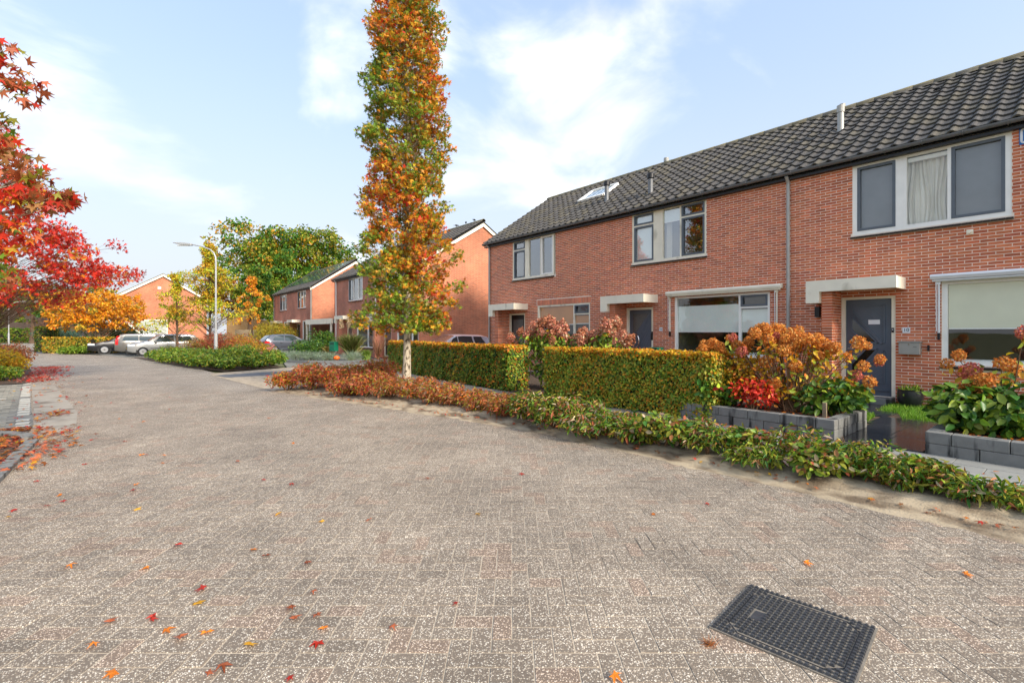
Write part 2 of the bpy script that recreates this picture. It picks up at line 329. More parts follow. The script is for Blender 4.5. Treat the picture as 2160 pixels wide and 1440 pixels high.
def pavermat(name, sheet=False):
    m, t, p = newmat(name); n = t.nodes; l = t.links
    geo = n.new('ShaderNodeNewGeometry'); vo = n.new('ShaderNodeTexVoronoi'); vo.inputs['Scale'].default_value = 118; l.new(geo.outputs['Position'], vo.inputs['Vector'])
    r = n.new('ShaderNodeValToRGB'); r.color_ramp.elements[0].position = .40; r.color_ramp.elements[0].color = (1,1,1,1); r.color_ramp.elements[1].position = .54; r.color_ramp.elements[1].color = (0,0,0,1); l.new(vo.outputs['Distance'], r.inputs[0])
    se = n.new('ShaderNodeSeparateColor'); l.new(vo.outputs['Color'], se.inputs[0])
    pc = n.new('ShaderNodeValToRGB'); e = pc.color_ramp.elements; e[0].position = 0; e[0].color = (*S(120,106,92),1); e[1].position = 1; e[1].color = (*S(240,232,216),1)
    for pos, c in ((.3, S(136,122,106)), (.52, S(174,159,139)), (.74, S(212,198,176))): q = e.new(pos); q.color = (*c, 1)
    l.new(se.outputs[0], pc.inputs[0])
    big = n.new('ShaderNodeTexNoise'); big.inputs['Scale'].default_value = .55; big.inputs['Detail'].default_value = 5; l.new(geo.outputs['Position'], big.inputs['Vector'])
    mtx = n.new('ShaderNodeMix'); mtx.data_type = 'RGBA'; l.new(big.outputs['Fac'], mtx.inputs['Factor']); mtx.inputs['A'].default_value = (*S(112,102,90),1); mtx.inputs['B'].default_value = (*S(138,125,109),1)
    mx_ = n.new('ShaderNodeMix'); mx_.data_type = 'RGBA'; l.new(r.outputs[0], mx_.inputs['Factor']); l.new(mtx.outputs['Result'], mx_.inputs['A']); l.new(pc.outputs[0], mx_.inputs['B'])
    res = mx_.outputs['Result']
    if not sheet:
        a = n.new('ShaderNodeAttribute'); a.attribute_name = 'Col'; mu = n.new('ShaderNodeMix'); mu.data_type = 'RGBA'; mu.blend_type = 'MULTIPLY'; mu.inputs['Factor'].default_value = 1; l.new(res, mu.inputs['A']); l.new(a.outputs['Color'], mu.inputs['B']); res = mu.outputs['Result']
    st = n.new('ShaderNodeTexNoise'); st.inputs['Scale'].default_value = .9; st.inputs['Detail'].default_value = 6; l.new(geo.outputs['Position'], st.inputs['Vector'])
    sr = n.new('ShaderNodeMapRange'); sr.inputs['From Min'].default_value = .35; sr.inputs['From Max'].default_value = .7; sr.inputs['To Min'].default_value = .78; sr.inputs['To Max'].default_value = 1.08; l.new(st.outputs['Fac'], sr.inputs['Value'])
    m3 = n.new('ShaderNodeMix'); m3.data_type = 'RGBA'; m3.blend_type = 'MULTIPLY'; m3.inputs['Factor'].default_value = 1; l.new(res, m3.inputs['A']); l.new(sr.outputs[0], m3.inputs['B'])
    l.new(m3.outputs['Result'], p.inputs['Base Color']); p.inputs['Roughness'].default_value = .7
    b = n.new('ShaderNodeBump'); b.inputs['Strength'].default_value = .45; b.inputs['Distance'].default_value = .004; l.new(r.outputs[0], b.inputs['Height']); l.new(b.outputs[0], p.inputs['Normal'])
    return m
M['paver'] = pavermat('exposed_aggregate_paver'); M['paversheet'] = pavermat('aggregate_paving_far', True)
M['joint'] = mat('paving_joint', S(176,163,144), .95, .2, 2.0, .4, 60, stain=(S(96,88,78), .7, .56, .66, (1,1,1)))
M['tanpave'] = mat('tan_clinkers', S(176,160,136), .85, .16, 6.0, .5, 30, stain=(S(128,112,92), 5.0, .5, .7, (1,1,1)))
M['greypave'] = mat('grey_paving', S(128,126,118), .85, .14, 5.0, .4, 40, stain=(S(96,92,80), 1.6, .5, .7, (1,1,1)))
M['darkpave'] = mat('dark_paving', S(92,94,98), .8, .16, 5.0, .3, 40)
# ------------------------------------------------------------------ the ground
E1, E2 = np.array([1030/1334.2, -848/1334.2]), np.array([848/1334.2, 1030/1334.2])   # paving axes (diagonal to the street)
def depth(x, y): return E2[0]*x+E2[1]*y
def tval(x, y): return (E1[0]*x+E1[1]*y)/max(depth(x, y), 1e-3)
ROAD = [(-8,-1.2,5.3),(2,-1.1,5.3),(4,-1.05,5.3),(5,-1.02,5.28),(6.1,-1,5.2),(7.5,-.95,4.9),(9,-.9,4.54),(11.4,-.92,4),(14.3,-1.3,3.44),(18,-1.75,3.12),(21.5,-2,2.87),(25.3,-2.2,2.68),(31.7,-2.9,1.78),(38,-3.6,.95),(42,-4.4,.2),(46,-5.4,-1.1),(52,-7.5,-3.7),(58,-10,-4.4),(66,-15,-5.0),(76,-60,-5.5),(101,-60,-6.5)]
RY = [r[0] for r in ROAD]
def xl(y): return float(np.interp(y, RY, [r[1] for r in ROAD]))
def xr(y): return float(np.interp(y, RY, [r[2] for r in ROAD]))
def sheet(name, poly, z, m, kind='structure', parent=None):
    b = MB(); b.add([(x, y, z) for x, y in poly], [tuple(range(len(poly)))]); o = b.build(name, m, parent); return tag(o, kind=kind) if parent is None else o
b = MB(); b.add([(600*math.cos(a), 40+600*math.sin(a), -.06) for a in np.linspace(0, 2*math.pi, 49)[:-1]], [tuple(range(48))]); tag(b.build('ground', M['grass_ground']), kind='structure')
b = MB(); vs = []; fs = []
for i, (y, a, c) in enumerate(ROAD): vs += [(a-.25 if y < 60 else a, y, -.0038), (c+.35 if y < 40 else c+.1, y, -.0038)]
for i in range(len(ROAD)-1): fs.append((2*i, 2*i+1, 2*i+3, 2*i+2))
b.add(vs, fs); road = b.build('road', M['paversheet']); tag(road, kind='structure')
# herringbone paving bricks as geometry in front, the material takes over further on
CV = np.array([(3.11,1.43),(3.18,.78),(2.56,.70),(2.49,1.35)]); CC = CV.mean(0); CU = (CV[1]-CV[0])/np.linalg.norm(CV[1]-CV[0]); CW = np.array([-CU[1], CU[0]])
if np.dot(CW, CV[3]-CV[0]) < 0: CW = -CW
CL, CB = .655, .625
A = .1055
def paver_geo(horiz, j=.0070, h=.011, bev=.0018):
    lx, ly = (2*A, A) if horiz else (A, 2*A)
    hx, hy = lx/2-j/2, ly/2-j/2
    ring = lambda dx, dy, z: [(-dx, -dy, z), (dx, -dy, z), (dx, dy, z), (-dx, dy, z)]
    v = ring(hx, hy, -h)+ring(hx, hy, -bev)+ring(hx-bev, hy-bev, 0)
    f = [(8,9,10,11)]
    for a in (0, 4):
        for k in range(4): f.append((a+k, a+(k+1) % 4, a+4+(k+1) % 4, a+4+k))
    v = np.array(v); w2 = v[:, :1]*E1[None]+v[:, 1:2]*E2[None]
    # rotate into the laying direction: local x along E1, y along E2
    return np.concatenate([w2, v[:, 2:]], 1), np.array(f)
PG = {True: paver_geo(True), False: paver_geo(False)}
pav = []
imax = int(16/A)
for i in range(-imax, imax):
    for jj in range(int(.8/A), int(15.0/A)):
        k = (i-jj) % 4
        if k == 0: c1, c2, hz_ = (i+1)*A, (jj+.5)*A, True
        elif k == 3: c1, c2, hz_ = (i+.5)*A, (jj+1)*A, False
        else: continue
        if abs(c1) > c2*1.2+1.6: continue
        p = c1*E1+c2*E2
        if not (xl(p[1])-.15 < p[0] < xr(p[1])+.12): continue
        d = p-CC
        if abs(np.dot(d, CU)) < CL/2-.05 and abs(np.dot(d, CW)) < CB/2-.05: continue
        if c2 > 10.5 and rng.random() < (c2-10.5)/4.5: continue
        pav.append((c2, c1, hz_, p))
def pcol():
    t = rng.random()
    c = np.array([1.0, .99, .975])*(1+rng.normal()*.055)
    if t < .10: c = c*np.array([1.04, .95, .92])
    elif t < .2: c = c*.93
    return np.clip(c, .5, 1.3)
inframe = [q for q in pav if abs(q[1]/q[0]) < 1.03 and q[0] > 2.16]
inframe.sort(key=lambda q: q[0]); near = inframe[:300]; ns = set(id(q) for q in near)
shared = {h: [npmesh('paving_brick', PG[h][0], PG[h][1], M['paver'], np.repeat(pcol()[None], len(PG[h][0]), 0)) for _ in range(10)] for h in (True, False)}
for q in near:
    o = link('paving_brick', random.choice(shared[q[2]]), road, (q[3][0], q[3][1], random.gauss(0, .0006))); o.rotation_euler = (random.gauss(0, .004), random.gauss(0, .004), random.gauss(0, .008))
VV, FF, CCc = [], [], []; nb = 0
for q in pav:
    if id(q) in ns: continue
    v, f = PG[q[2]]; v = v+np.array([q[3][0], q[3][1], rng.normal()*.0006]); VV.append(v); FF.append(f+nb); nb += len(v); CCc.append(np.repeat(pcol()[None], len(v), 0))
o = link('paving_bricks', npmesh('paving_bricks', np.concatenate(VV), np.concatenate(FF), M['paver'], np.concatenate(CCc)), road); tag(o, kind='stuff')
# light sandy joints under the near bricks
b = MB(); vs = []; ys = np.linspace(-3, 13.2, 80)
for y in ys: a_ = xl(y)-.2; vs += [(a_, y, -.0030), (max(a_, min(xr(y)+.2, (10.4-E2[1]*y)/E2[0])), y, -.0030)]
b.add(vs, [(2*i, 2*i+1, 2*i+3, 2*i+2) for i in range(len(ys)-1)]); b.build('joint_sand', M['joint'], road)
# planting strip: sand that creeps over the paving, then soil
def noise1(x): return math.sin(x*2.1)*.5+math.sin(x*5.3+1.3)*.3+math.sin(x*11.7+.4)*.2
b = MB(); ys = np.linspace(-6, 14.55, 165); nu = 14
def bedpt(u, v):
    y = -6+v*20.55; x0 = xr(y)-.06+noise1(y*1.7)*.05; x1 = 6.30 if y < 12 else 6.30-(y-12)*.25
    x = x0+(x1-x0)*u
    z = -.006+.10*min(1, u*2.2)**1.3+.012*math.sin(x*9+y*7)*min(1, u*3)+.01*math.sin(y*23)*min(1, u*4)
    if u >= .999: z = .0
    return (x, y, z)
b.grid(bedpt, nu, 165); bed = b.build('planting_bed', M['sand'], smooth=True); tag(bed, kind='structure')
# pavement: dark worn slabs, light slabs at the near end
sheet('pavement', [(6.30,-6),(8.02,-6),(8.02,9),(8.3,13),(8.9,18),(7,20),(5.6,16),(6.28,12)], .034, M['joint'])
pvm = bpy.data.objects['pavement']
def slabgeo(w, l, m, h=.016, bev=.004, j=.005):
    hx, hy = w/2-j/2, l/2-j/2; ring = lambda dx, dy, z: [(-dx,-dy,z),(dx,-dy,z),(dx,dy,z),(-dx,dy,z)]
    v = np.array(ring(hx,hy,-h)+ring(hx,hy,-bev)+ring(hx-bev,hy-bev,0)); f = [(8,9,10,11)]
    for a in (0,4):
        for k in range(4): f.append((a+k, a+(k+1)%4, a+4+(k+1)%4, a+4+k))
    return v, np.array(f)
def slabset(w, l, m, base, jit, n=8):
    v, f = slabgeo(w, l, m); return [npmesh('paving_slab', v, f, m, np.repeat(np.clip(np.array(base)*(1+rng.normal()*jit), .01, .9)[None], len(v), 0)) for _ in range(n)]
sd_ = slabset(.34, .3, M['slabd'], S(112,108,102), .12); sl_ = slabset(.34, .6, M['slabl'], S(140,140,134), .035)
for r_ in range(5):
    y = 1.75
    x = 6.48+r_*.34
    while y < 15.0:
        if not (x < 6.5 and y > 12): 
            o = link('paving_slab', random.choice(sd_), pvm, (x, y+.15, .05+random.gauss(0,.0015))); o.rotation_euler = (random.gauss(0,.006), random.gauss(0,.006), random.gauss(0,.006))
        y += .3
    y = 1.75-(.3 if r_ % 2 else 0)
    if r_ % 2:
        o = link('paving_slab', sd_[0], pvm, (x, 1.6, .05))
        o.scale = (1, 1, 1)
    while y > -1.5:
        o = link('paving_slab', random.choice(sl_), pvm, (x, y-.3, .05+random.gauss(0,.001))); o.rotation_euler = (random.gauss(0,.003), random.gauss(0,.003), random.gauss(0,.003)); y -= .6
# front gardens
sheet('garden', [(8.02,-6),(13.3,-6),(13.3,17.6),(9.4,17.6),(9.0,14),(8.3,12.8),(8.02,9)], .044, M['soil'])
# wet dark path to the near front door
pth = sheet('garden_path', [(8.0,1.47),(8.0,2.44),(10.6,2.62),(11.2,3.4),(12.9,3.95),(12.95,2.9),(11.6,2.5),(10.85,2.3),(10.85,1.68)], .049, M['soil'])
gx = 8.02
wetm = M['wet']
rows = [(8.02,8.95,1.48,2.43),(8.95,9.9,1.56,2.5),(9.9,10.85,1.68,2.58)]
for (x0,x1,y0,y1) in rows:
    for a_, b_ in ((y0,(y0+y1)/2),((y0+y1)/2,y1)):
        q = MB(); q.box(x0+.004, x1-.004, a_+.004, b_-.004, .046, .066); q.build('path_slab', wetm, pth, bevel=.004)
for (x0,x1,y0,y1) in [(10.85,11.6,2.5,3.3),(11.6,12.6,2.9,3.85)]:
    q = MB(); q.box(x0+.004, x1-.004, y0+.004, y1-.004, .046, .066); q.build('path_slab', wetm, pth, bevel=.004)
q = MB(); q.box(12.6, 12.99, 2.86, 3.85, .05, .19); tag(q.build('door_step', M['block'], pth, bevel=.01))
# driveway with a dark crossing band, parking bay opposite, parking court
sheet('driveway', [(3.42,14.5),(5.6,15.9),(9.2,18.5),(13.1,17.7),(20,17.7),(20,23.5),(12.9,23.6),(6.2,23.5),(3.0,22.0),(2.9,20.8)], .003, M['tanpave'])
b = MB(); b.prism([(3.2,19.6),(9.4,20.2),(9.3,21.9),(5.9,21.6),(2.95,20.9)], .012, org=(0,0,-.004)); tag(b.build('crossing_band', M['darkpave']), kind='structure')
sheet('forecourt', [(6.2,23.6),(12.95,23.7),(12.95,58),(7.2,58),(6.5,36),(7.6,30)], .006, M['greypave'])
sheet('parking_court', [(.75,39.3),(7.4,39.3),(7.4,50),(-2.2,50),(-.6,45.5)], .004, M['greypave'])
sheet('parking_bay', [(-6,11.55),(-1.0,11.55),(-1.95,21.2),(-6,21.2)], .003, M['greypave'])
pk = bpy.data.objects['parking_bay']
v, f = slabgeo(.1, .21, None, h=.012)
pm = [npmesh('bay_brick', np.concatenate([v[:, 1:2], v[:, :1], v[:, 2:]], 1), f[:, ::-1], M['slabl'], np.repeat(np.array(S(128,126,116))[None]*(1+rng.normal()*.1), len(v), 0)) for _ in range(6)]
wm = npmesh('white_block', np.concatenate([v[:, 1:2], v[:, :1], v[:, 2:]], 1), f[:, ::-1], M['slabl'], np.repeat(np.array(S(178,176,166))[None], len(v), 0))
yy = 11.6; k = 0
while yy < 21.1:
    xe = np.interp(yy, [11.5, 21.2], [-1.13, -1.98])
    if k % 2 == 0 and k % 18 != 6: o = link('white_block', wm, pk, (xe, yy, .016)); o.scale = (.85, 2.3, 1)
    for c_ in range(1, 6):
        white = (k % 24 == 0 and c_ in (2, 3, 4))
        o = link('bay_brick', wm if white else random.choice(pm), pk, (xe-.0-.215*c_-(.1 if k % 2 else 0), yy, .012+random.gauss(0,.001)))
    yy += .213 if k % 2 else .213; k += 1
# concrete edge slabs between the bay and the road, kerb of the near bed
gut = tag(MB().prism([(-1.0,10.9),(-.42,10.4),(-.5,13),(-1.3,20.2),(-1.86,20.8),(-1.02,12)], .006, org=(0,0,-.002)).build('gutter_strip', mat('gutter_concrete', S(156,148,134), .85, .16, 5.0, .4, 40, stain=(S(112,102,88), 2.0, .5, .7, (1,1,1)))), kind='structure')
b = MB()
for i in range(7):
    a0, a1 = R(8+i*12), R(8+(i+1)*12-1); cx_, cy_, r0, r1 = -2.3, 10.0, 1.32, 1.48
    b.add([(cx_+r0*math.cos(a0), cy_-.15+r0*math.sin(a0)*1.0, -.01), (cx_+r1*math.cos(a0), cy_-.15+r1*math.sin(a0), -.01), (cx_+r1*math.cos(a1), cy_-.15+r1*math.sin(a1), -.01), (cx_+r0*math.cos(a1), cy_-.15+r0*math.sin(a1), -.01),
           (cx_+r0*math.cos(a0), cy_-.15+r0*math.sin(a0), .06), (cx_+r1*math.cos(a0), cy_-.15+r1*math.sin(a0), .06), (cx_+r1*math.cos(a1), cy_-.15+r1*math.sin(a1), .06), (cx_+r0*math.cos(a1), cy_-.15+r0*math.sin(a1), .06)],
          [(4,5,6,7),(0,1,5,4),(1,2,6,5),(2,3,7,6),(3,0,4,7)])
b2 = MB(); 
for i in range(5):
    x0, y0 = -.82-.02*i, 9.85-.5*i
    b2.add([(x0-.13,y0-.49,-.01),(x0+.0,y0-.49,-.01),(x0+.02,y0,-.01),(x0-.11,y0,-.01),(x0-.13,y0-.49,.05),(x0+.0,y0-.49,.05),(x0+.02,y0,.05),(x0-.11,y0,.05)], [(4,5,6,7),(0,1,5,4),(1,2,6,5),(2,3,7,6),(3,0,4,7)])
sheet('verge_soil', [(-6,5.5),(-1.02,5.5),(-.98,9.8),(-1.0,11.5),(-6,11.5)], .02, M['soil'])
tag(b.build('kerb', M['block']), kind='structure')
kb = tag(b2.build('kerb', M['block']), kind='structure')
sheet('verge_soil', [(-9,21.25),(-2.02,21.25),(-2.25,26),(-2.95,32),(-3.65,38),(-9,38)], .02, M['soil'])
sheet('far_verge', [(-40,102),(-6,102.5),(-6,106),(-40,106)], .01, M['grass_ground'])
sheet('far_pavement', [(-4.3,51.2),(-3.4,51.2),(-3.3,57),(-4.0,63),(-6.2,63),(-5.0,57)], .005, M['darkpave'])
# ------------------------------------------------------------------ inspection cover in the road
def cu(a, b_, z): p = CC+CU*a+CW*b_; return (p[0], p[1], z)
cv = thing('inspection_cover', 'square black cast iron inspection cover with rows of ribs set in the brick road', 'cover', (CC[0], CC[1], 0), 0)
def crect(mb, a0, a1, b0, b1, z0, z1, taper=0.0):
    q = [(a0,b0),(a1,b0),(a1,b1),(a0,b1)]; t_ = taper; q2 = [(a0+t_,b0+t_),(a1-t_,b0+t_),(a1-t_,b1-t_),(a0+t_,b1-t_)]
    vs = [Vector(cu(*p, z0))-Vector((CC[0],CC[1],0)) for p in q]+[Vector(cu(*p, z1))-Vector((CC[0],CC[1],0)) for p in q2]
    fl = [(4,5,6,7),(0,1,5,4),(1,2,6,5),(2,3,7,6),(3,0,4,7)]
    n_ = (vs[1]-vs[0]).cross(vs[2]-vs[0]).z
    if n_ < 0: fl = [f_[::-1] for f_ in fl]
    mb.add(vs, fl)
b = MB(); crect(b, -CL/2, CL/2, -CB/2, CB/2, -.02, .007); b.build('frame_plate', mat('dusty_iron', S(120,113,102), .8, .25, 20.0, .3, 90), cv)
b = MB(); ncol, nrib = 22, 21; st = (CL-.012)/ncol; sb = (CB-.012)/nrib
hl, hb, ch = CL/2-.062, CB/2-.05, .07
def lid(a, b_): return max(abs(a)-hl, abs(b_)-hb, (abs(a)+abs(b_)-(hl+hb-ch))*.7071)
for i in range(ncol):
    for k in range(nrib):
        a = -CL/2+.006+(i+.5)*st; b_ = -CB/2+.006+(k+.5)*sb
        if abs(lid(a, b_)) < .008: continue
        if abs(a+.17) < .035 and abs(b_-.02) < .055: continue
        crect(b, a-st*.37, a+st*.37, b_-sb*.40, b_+sb*.40, .006, .017+.002*((i+k) % 2), .004)
tag(b.build('tread_ribs', M['castiron'], cv), kind='stuff')
b = MB(); crect(b, -.20, -.14, -.03, .07, .006, .010, .004); b.build('maker_plate', M['castiron'], cv)
b = MB()
ring = [(hl,hb-ch),(hl-ch,hb),(-hl+ch,hb),(-hl,hb-ch),(-hl,-hb+ch),(-hl+ch,-hb),(hl-ch,-hb),(hl,-hb+ch)]
for i in range(8):
    p0, p1 = ring[i], ring[(i+1) % 8]; q0 = Vector(cu(*p0, .008))-Vector((CC[0],CC[1],0)); q1 = Vector(cu(*p1, .008))-Vector((CC[0],CC[1],0)); b.bar(q0, q1, .005, .003)
b.build('lid_seam', M['black'], cv)
# ------------------------------------------------------------------ terraced houses (local frame: x into the house, y along the street, facade at x=0)
EX, EZ, RX, RZ = -.15, 5.50, 3.84, 8.16
SL = math.hypot(RX-EX, RZ-EZ); SU = Vector(((RX-EX)/SL, 0, (RZ-EZ)/SL)); SN = Vector((-SU.z, 0, SU.x))
NROW = 14; ROWH = SL/NROW
def tile_geo(w=.3025, ln=.40, lift=.048, hump=.050, n=9):
    prof = []
    for i in range(n+1):
        u = i/n; y = u*w
        z = hump*math.sin(math.pi*(u-.52)/.48)**.9 if .52 < u < 1 else 0.004*math.cos(u*6)
        prof.append((y, max(z, 0)))
    V = []
    for (y, z) in prof: V.append(tuple(SU*0+Vector((0, y, 0))+SN*(z+lift-.034)))
    for (y, z) in prof: V.append(tuple(SU*0+Vector((0, y, 0))+SN*(z+lift)))
    for (y, z) in prof: V.append(tuple(SU*ln+Vector((0, y, 0))+SN*(z+.004)))
    k = n+1; F = []
    for i in range(n):
        F.append((i, k+i, k+i+1, i+1)); F.append((k+i, 2*k+i, 2*k+i+1, k+i+1))
    return np.array(V), np.array(F)
TV, TF = tile_geo()
def tcol(): 
    c = np.array(S(78,75,71))*(1+rng.normal()*.14); 
    if rng.random() < .1: c = c*np.array([1.1,1.05,.85])
    return np.clip(c, .03, .4)
TMESH = [npmesh('roof_tile', TV, TF[:, ::-1], M['tile'], np.repeat(tcol()[None], len(TV), 0), smooth=False) for _ in range(14)]
def ridge_geo(n=7, ln=.43, r=.125):
    V = []; 
    for j, (y, rr) in enumerate(((0, r*1.06), (ln, r))):
        for i in range(n+1):
            a = math.pi*(i/n)*1.12-.19; V.append((math.cos(a)*rr*1.05, y, math.sin(a)*rr-.03))
    V += [(q[0]*.88, 0, q[2]-.02) for q in V[:n+1]]
    F = [(i, i+1, n+1+i+1, n+1+i) for i in range(n)]+[(2*n+2+i, 2*n+3+i, i+1, i) for i in range(n)]
    return np.array(V), np.array(F)
RV, RF = ridge_geo()
RMESH = []
for _ in range(8):
    c = np.repeat(tcol()[None], len(RV), 0); moss = np.array(S(128,118,48)) if _ % 2 else np.array(S(96,100,52)); t_ = rng.random((len(RV), 1))*.8; t_[RV[:, 2] < .02] *= .3
    RMESH.append(npmesh('ridge_tile', RV, RF[:, ::-1], M['tile'], c*(1-t_)+moss*t_, smooth=True))
def house_shell(root, y0, y1, holes, mfront, mside, depth=7.68, zb=0.0, rx=RX, rz=RZ):
    """outer walls with openings cut in the front, gables closed at both ends"""
    ys = sorted(set([y0, y1]+[h[0] for h in holes]+[h[1] for h in holes])); zs = sorted(set([zb, EZ+.06]+[h[2] for h in holes]+[h[3] for h in holes]))
    ys = [y for y in ys if y0 <= y <= y1]; b = MB(); X = .0025
    for i in range(len(ys)-1):
        for k in range(len(zs)-1):
            cy, cz = (ys[i]+ys[i+1])/2, (zs[k]+zs[k+1])/2
            if any(h[0] < cy < h[1] and h[2] < cz < h[3] for h in holes): continue
            b.add([(X,ys[i],zs[k]),(X,ys[i+1],zs[k]),(X,ys[i+1],zs[k+1]),(X,ys[i],zs[k+1])], [(3,2,1,0)])
    for (a, c, d, e) in holes:
        a, c = max(a, y0), min(c, y1)
        D = .12
        b.add([(X,a,d),(D,a,d),(D,a,e),(X,a,e)], [(0,1,2,3)]); b.add([(X,c,d),(D,c,d),(D,c,e),(X,c,e)], [(3,2,1,0)])
        b.add([(X,a,e),(X,c,e),(D,c,e),(D,a,e)], [(0,1,2,3)]); b.add([(X,a,d),(X,c,d),(D,c,d),(D,a,d)], [(3,2,1,0)])
    b.build('front_wall', mfront, root)
    b = MB(); zt = EZ+.06
    for y, fl in ((y0, 1), (y1, -1)):
        pts = [(X,y,zb),(depth,y,zb),(depth,y,zt),(rx,y,rz-.06),(X,y,zt+.04)]; b.add(pts, [tuple(range(5))[::fl]])
    b.add([(depth,y0,zb),(depth,y1,zb),(depth,y1,zt),(depth,y0,zt)], [(0,1,2,3)])
    b.build('side_wall', mside, root)
def house_roof(root, y0, y1, tiles='objects', depth=7.68, rx=RX, rz=RZ, over=(0, 0)):
    bx = 2*rx-EX
    b = MB(); a, c = y0-over[0], y1+over[1]
    b.add([(EX,a,EZ-.02),(rx,a,rz-.03),(rx,c,rz-.03),(EX,c,EZ-.02)], [(3,2,1,0)]); b.add([(rx,a,rz-.03),(bx,a,EZ-.02),(bx,c,EZ-.02),(rx,c,rz-.03)], [(3,2,1,0)])
    b.add([(EX,a,EZ-.10),(rx,a,rz-.11),(rx,c,rz-.11),(EX,c,EZ-.10)], [(0,1,2,3)]); b.add([(rx,a,rz-.11),(bx,a,EZ-.10),(bx,c,EZ-.10),(rx,c,rz-.11)], [(0,1,2,3)])
    for y in (a, c): b.add([(EX,y,EZ-.10),(EX,y,EZ-.02),(rx,y,rz-.03),(bx,y,EZ-.02),(bx,y,EZ-.10),(rx,y,rz-.11)], [(0,1,2,5),(2,3,4,5)])
    roof = b.build('roof', M['roofbase'], root)
    sl = math.hypot(rx-EX, rz-EZ); su = Vector(((rx-EX)/sl, 0, (rz-EZ)/sl)); nrow = round(sl/.3425); rh = sl/nrow; ang = math.atan2(su.z, su.x)-math.atan2(SU.z, SU.x)
    ncol = round((c-a)/.3025); wcol = (c-a)/ncol
    if tiles == 'objects':
        for r_ in range(nrow):
            for k in range(ncol):
                o = link('roof_tile', random.choice(TMESH), roof, Vector((EX, a+k*wcol, EZ))+SU*(r_*ROWH-.02)+SN*.002); o.scale.y = wcol/.3025; o.rotation_euler = (random.gauss(0,.004), random.gauss(0,.004), 0)
    else:
        VV, CC_, FF_ = [], [], []; nb_ = 0; ca, sa = math.cos(-ang), math.sin(-ang); Rm = np.array([[ca,0,sa],[0,1,0],[-sa,0,ca]])
        for r_ in range(nrow):
            for k in range(ncol):
                v = TV*np.array([1, wcol/.3025, 1]); v = v@Rm.T+np.array(Vector((EX, a+k*wcol, EZ))+su*(r_*rh-.02)); VV.append(v); FF_.append(TF[:, ::-1]+nb_); nb_ += len(v); CC_.append(np.repeat(tcol()[None], len(v), 0))
        o = link('roof_tiles', npmesh('roof_tiles', np.concatenate(VV), np.concatenate(FF_), M['tile'], np.concatenate(CC_)), roof); tag(o, kind='stuff')
    nr = round((c-a)/.42); lr = (c-a)/nr
    for k in range(nr):
        o = link('ridge_tile', random.choice(RMESH), roof, (rx, a+k*lr, rz+.03)); o.scale.y = lr/.42
    # gutter, half round, with brackets
    b = MB(); n = 8; r = .065; gx, gz = EX-.04, EZ+.0
    V = []
    for y in (a, c):
        for i in range(n+1):
            t_ = math.pi*i/n; V.append((gx-r*math.cos(t_), y, gz-r*math.sin(t_)))
        for i in range(n+1):
            t_ = math.pi*i/n; V.append((gx-(r-.008)*math.cos(t_), y, gz-(r-.008)*math.sin(t_)))
    k2 = 2*(n+1); F = [(i, i+1, k2+i+1, k2+i) for i in range(n)]+[(n+1+i+1, n+1+i, k2+n+1+i, k2+n+1+i+1) for i in range(n)]+[(n+1, 0, k2, k2+n+1), (n, 2*n+1, k2+2*n+1, k2+n)]
    b.add(V, F)
    for e_ in (0, k2): b.add([V[e_+i] for i in range(n+1)], [tuple(range(n+1))])
    g = b.build('gutter', M['darkgrey'], root)
    y = a+.3
    while y < c:
        q = MB()
        q.tube([(gx-(r+.006)*math.cos(math.pi*i/6), y, gz-(r+.006)*math.sin(math.pi*i/6)) for i in range(7)], .011, 5); q.build('gutter_bracket', M['darkgrey'], g); y += .62
    part('eaves_board', M['black'], root, (EX+.03, -.001, a, c, EZ-.16, EZ-.104))
    return roof
def rect_frame(b, y0, y1, z0, z1, t, xa, xb):
    b.box(xa, xb, y0, y0+t, z0, z1); b.box(xa, xb, y1-t, y1, z0, z1); b.box(xa, xb, y0+t, y1-t, z0, z0+t); b.box(xa, xb, y0+t, y1-t, z1-t, z1)
def pane(parent, y0, y1, z0, z1, x=.07, m=None):
    b = MB(); b.add([(x,y0,z0),(x,y1,z0),(x,y1,z1),(x,y0,z1)], [(3,2,1,0)]); return b.build('pane', m or M['glass'], parent)
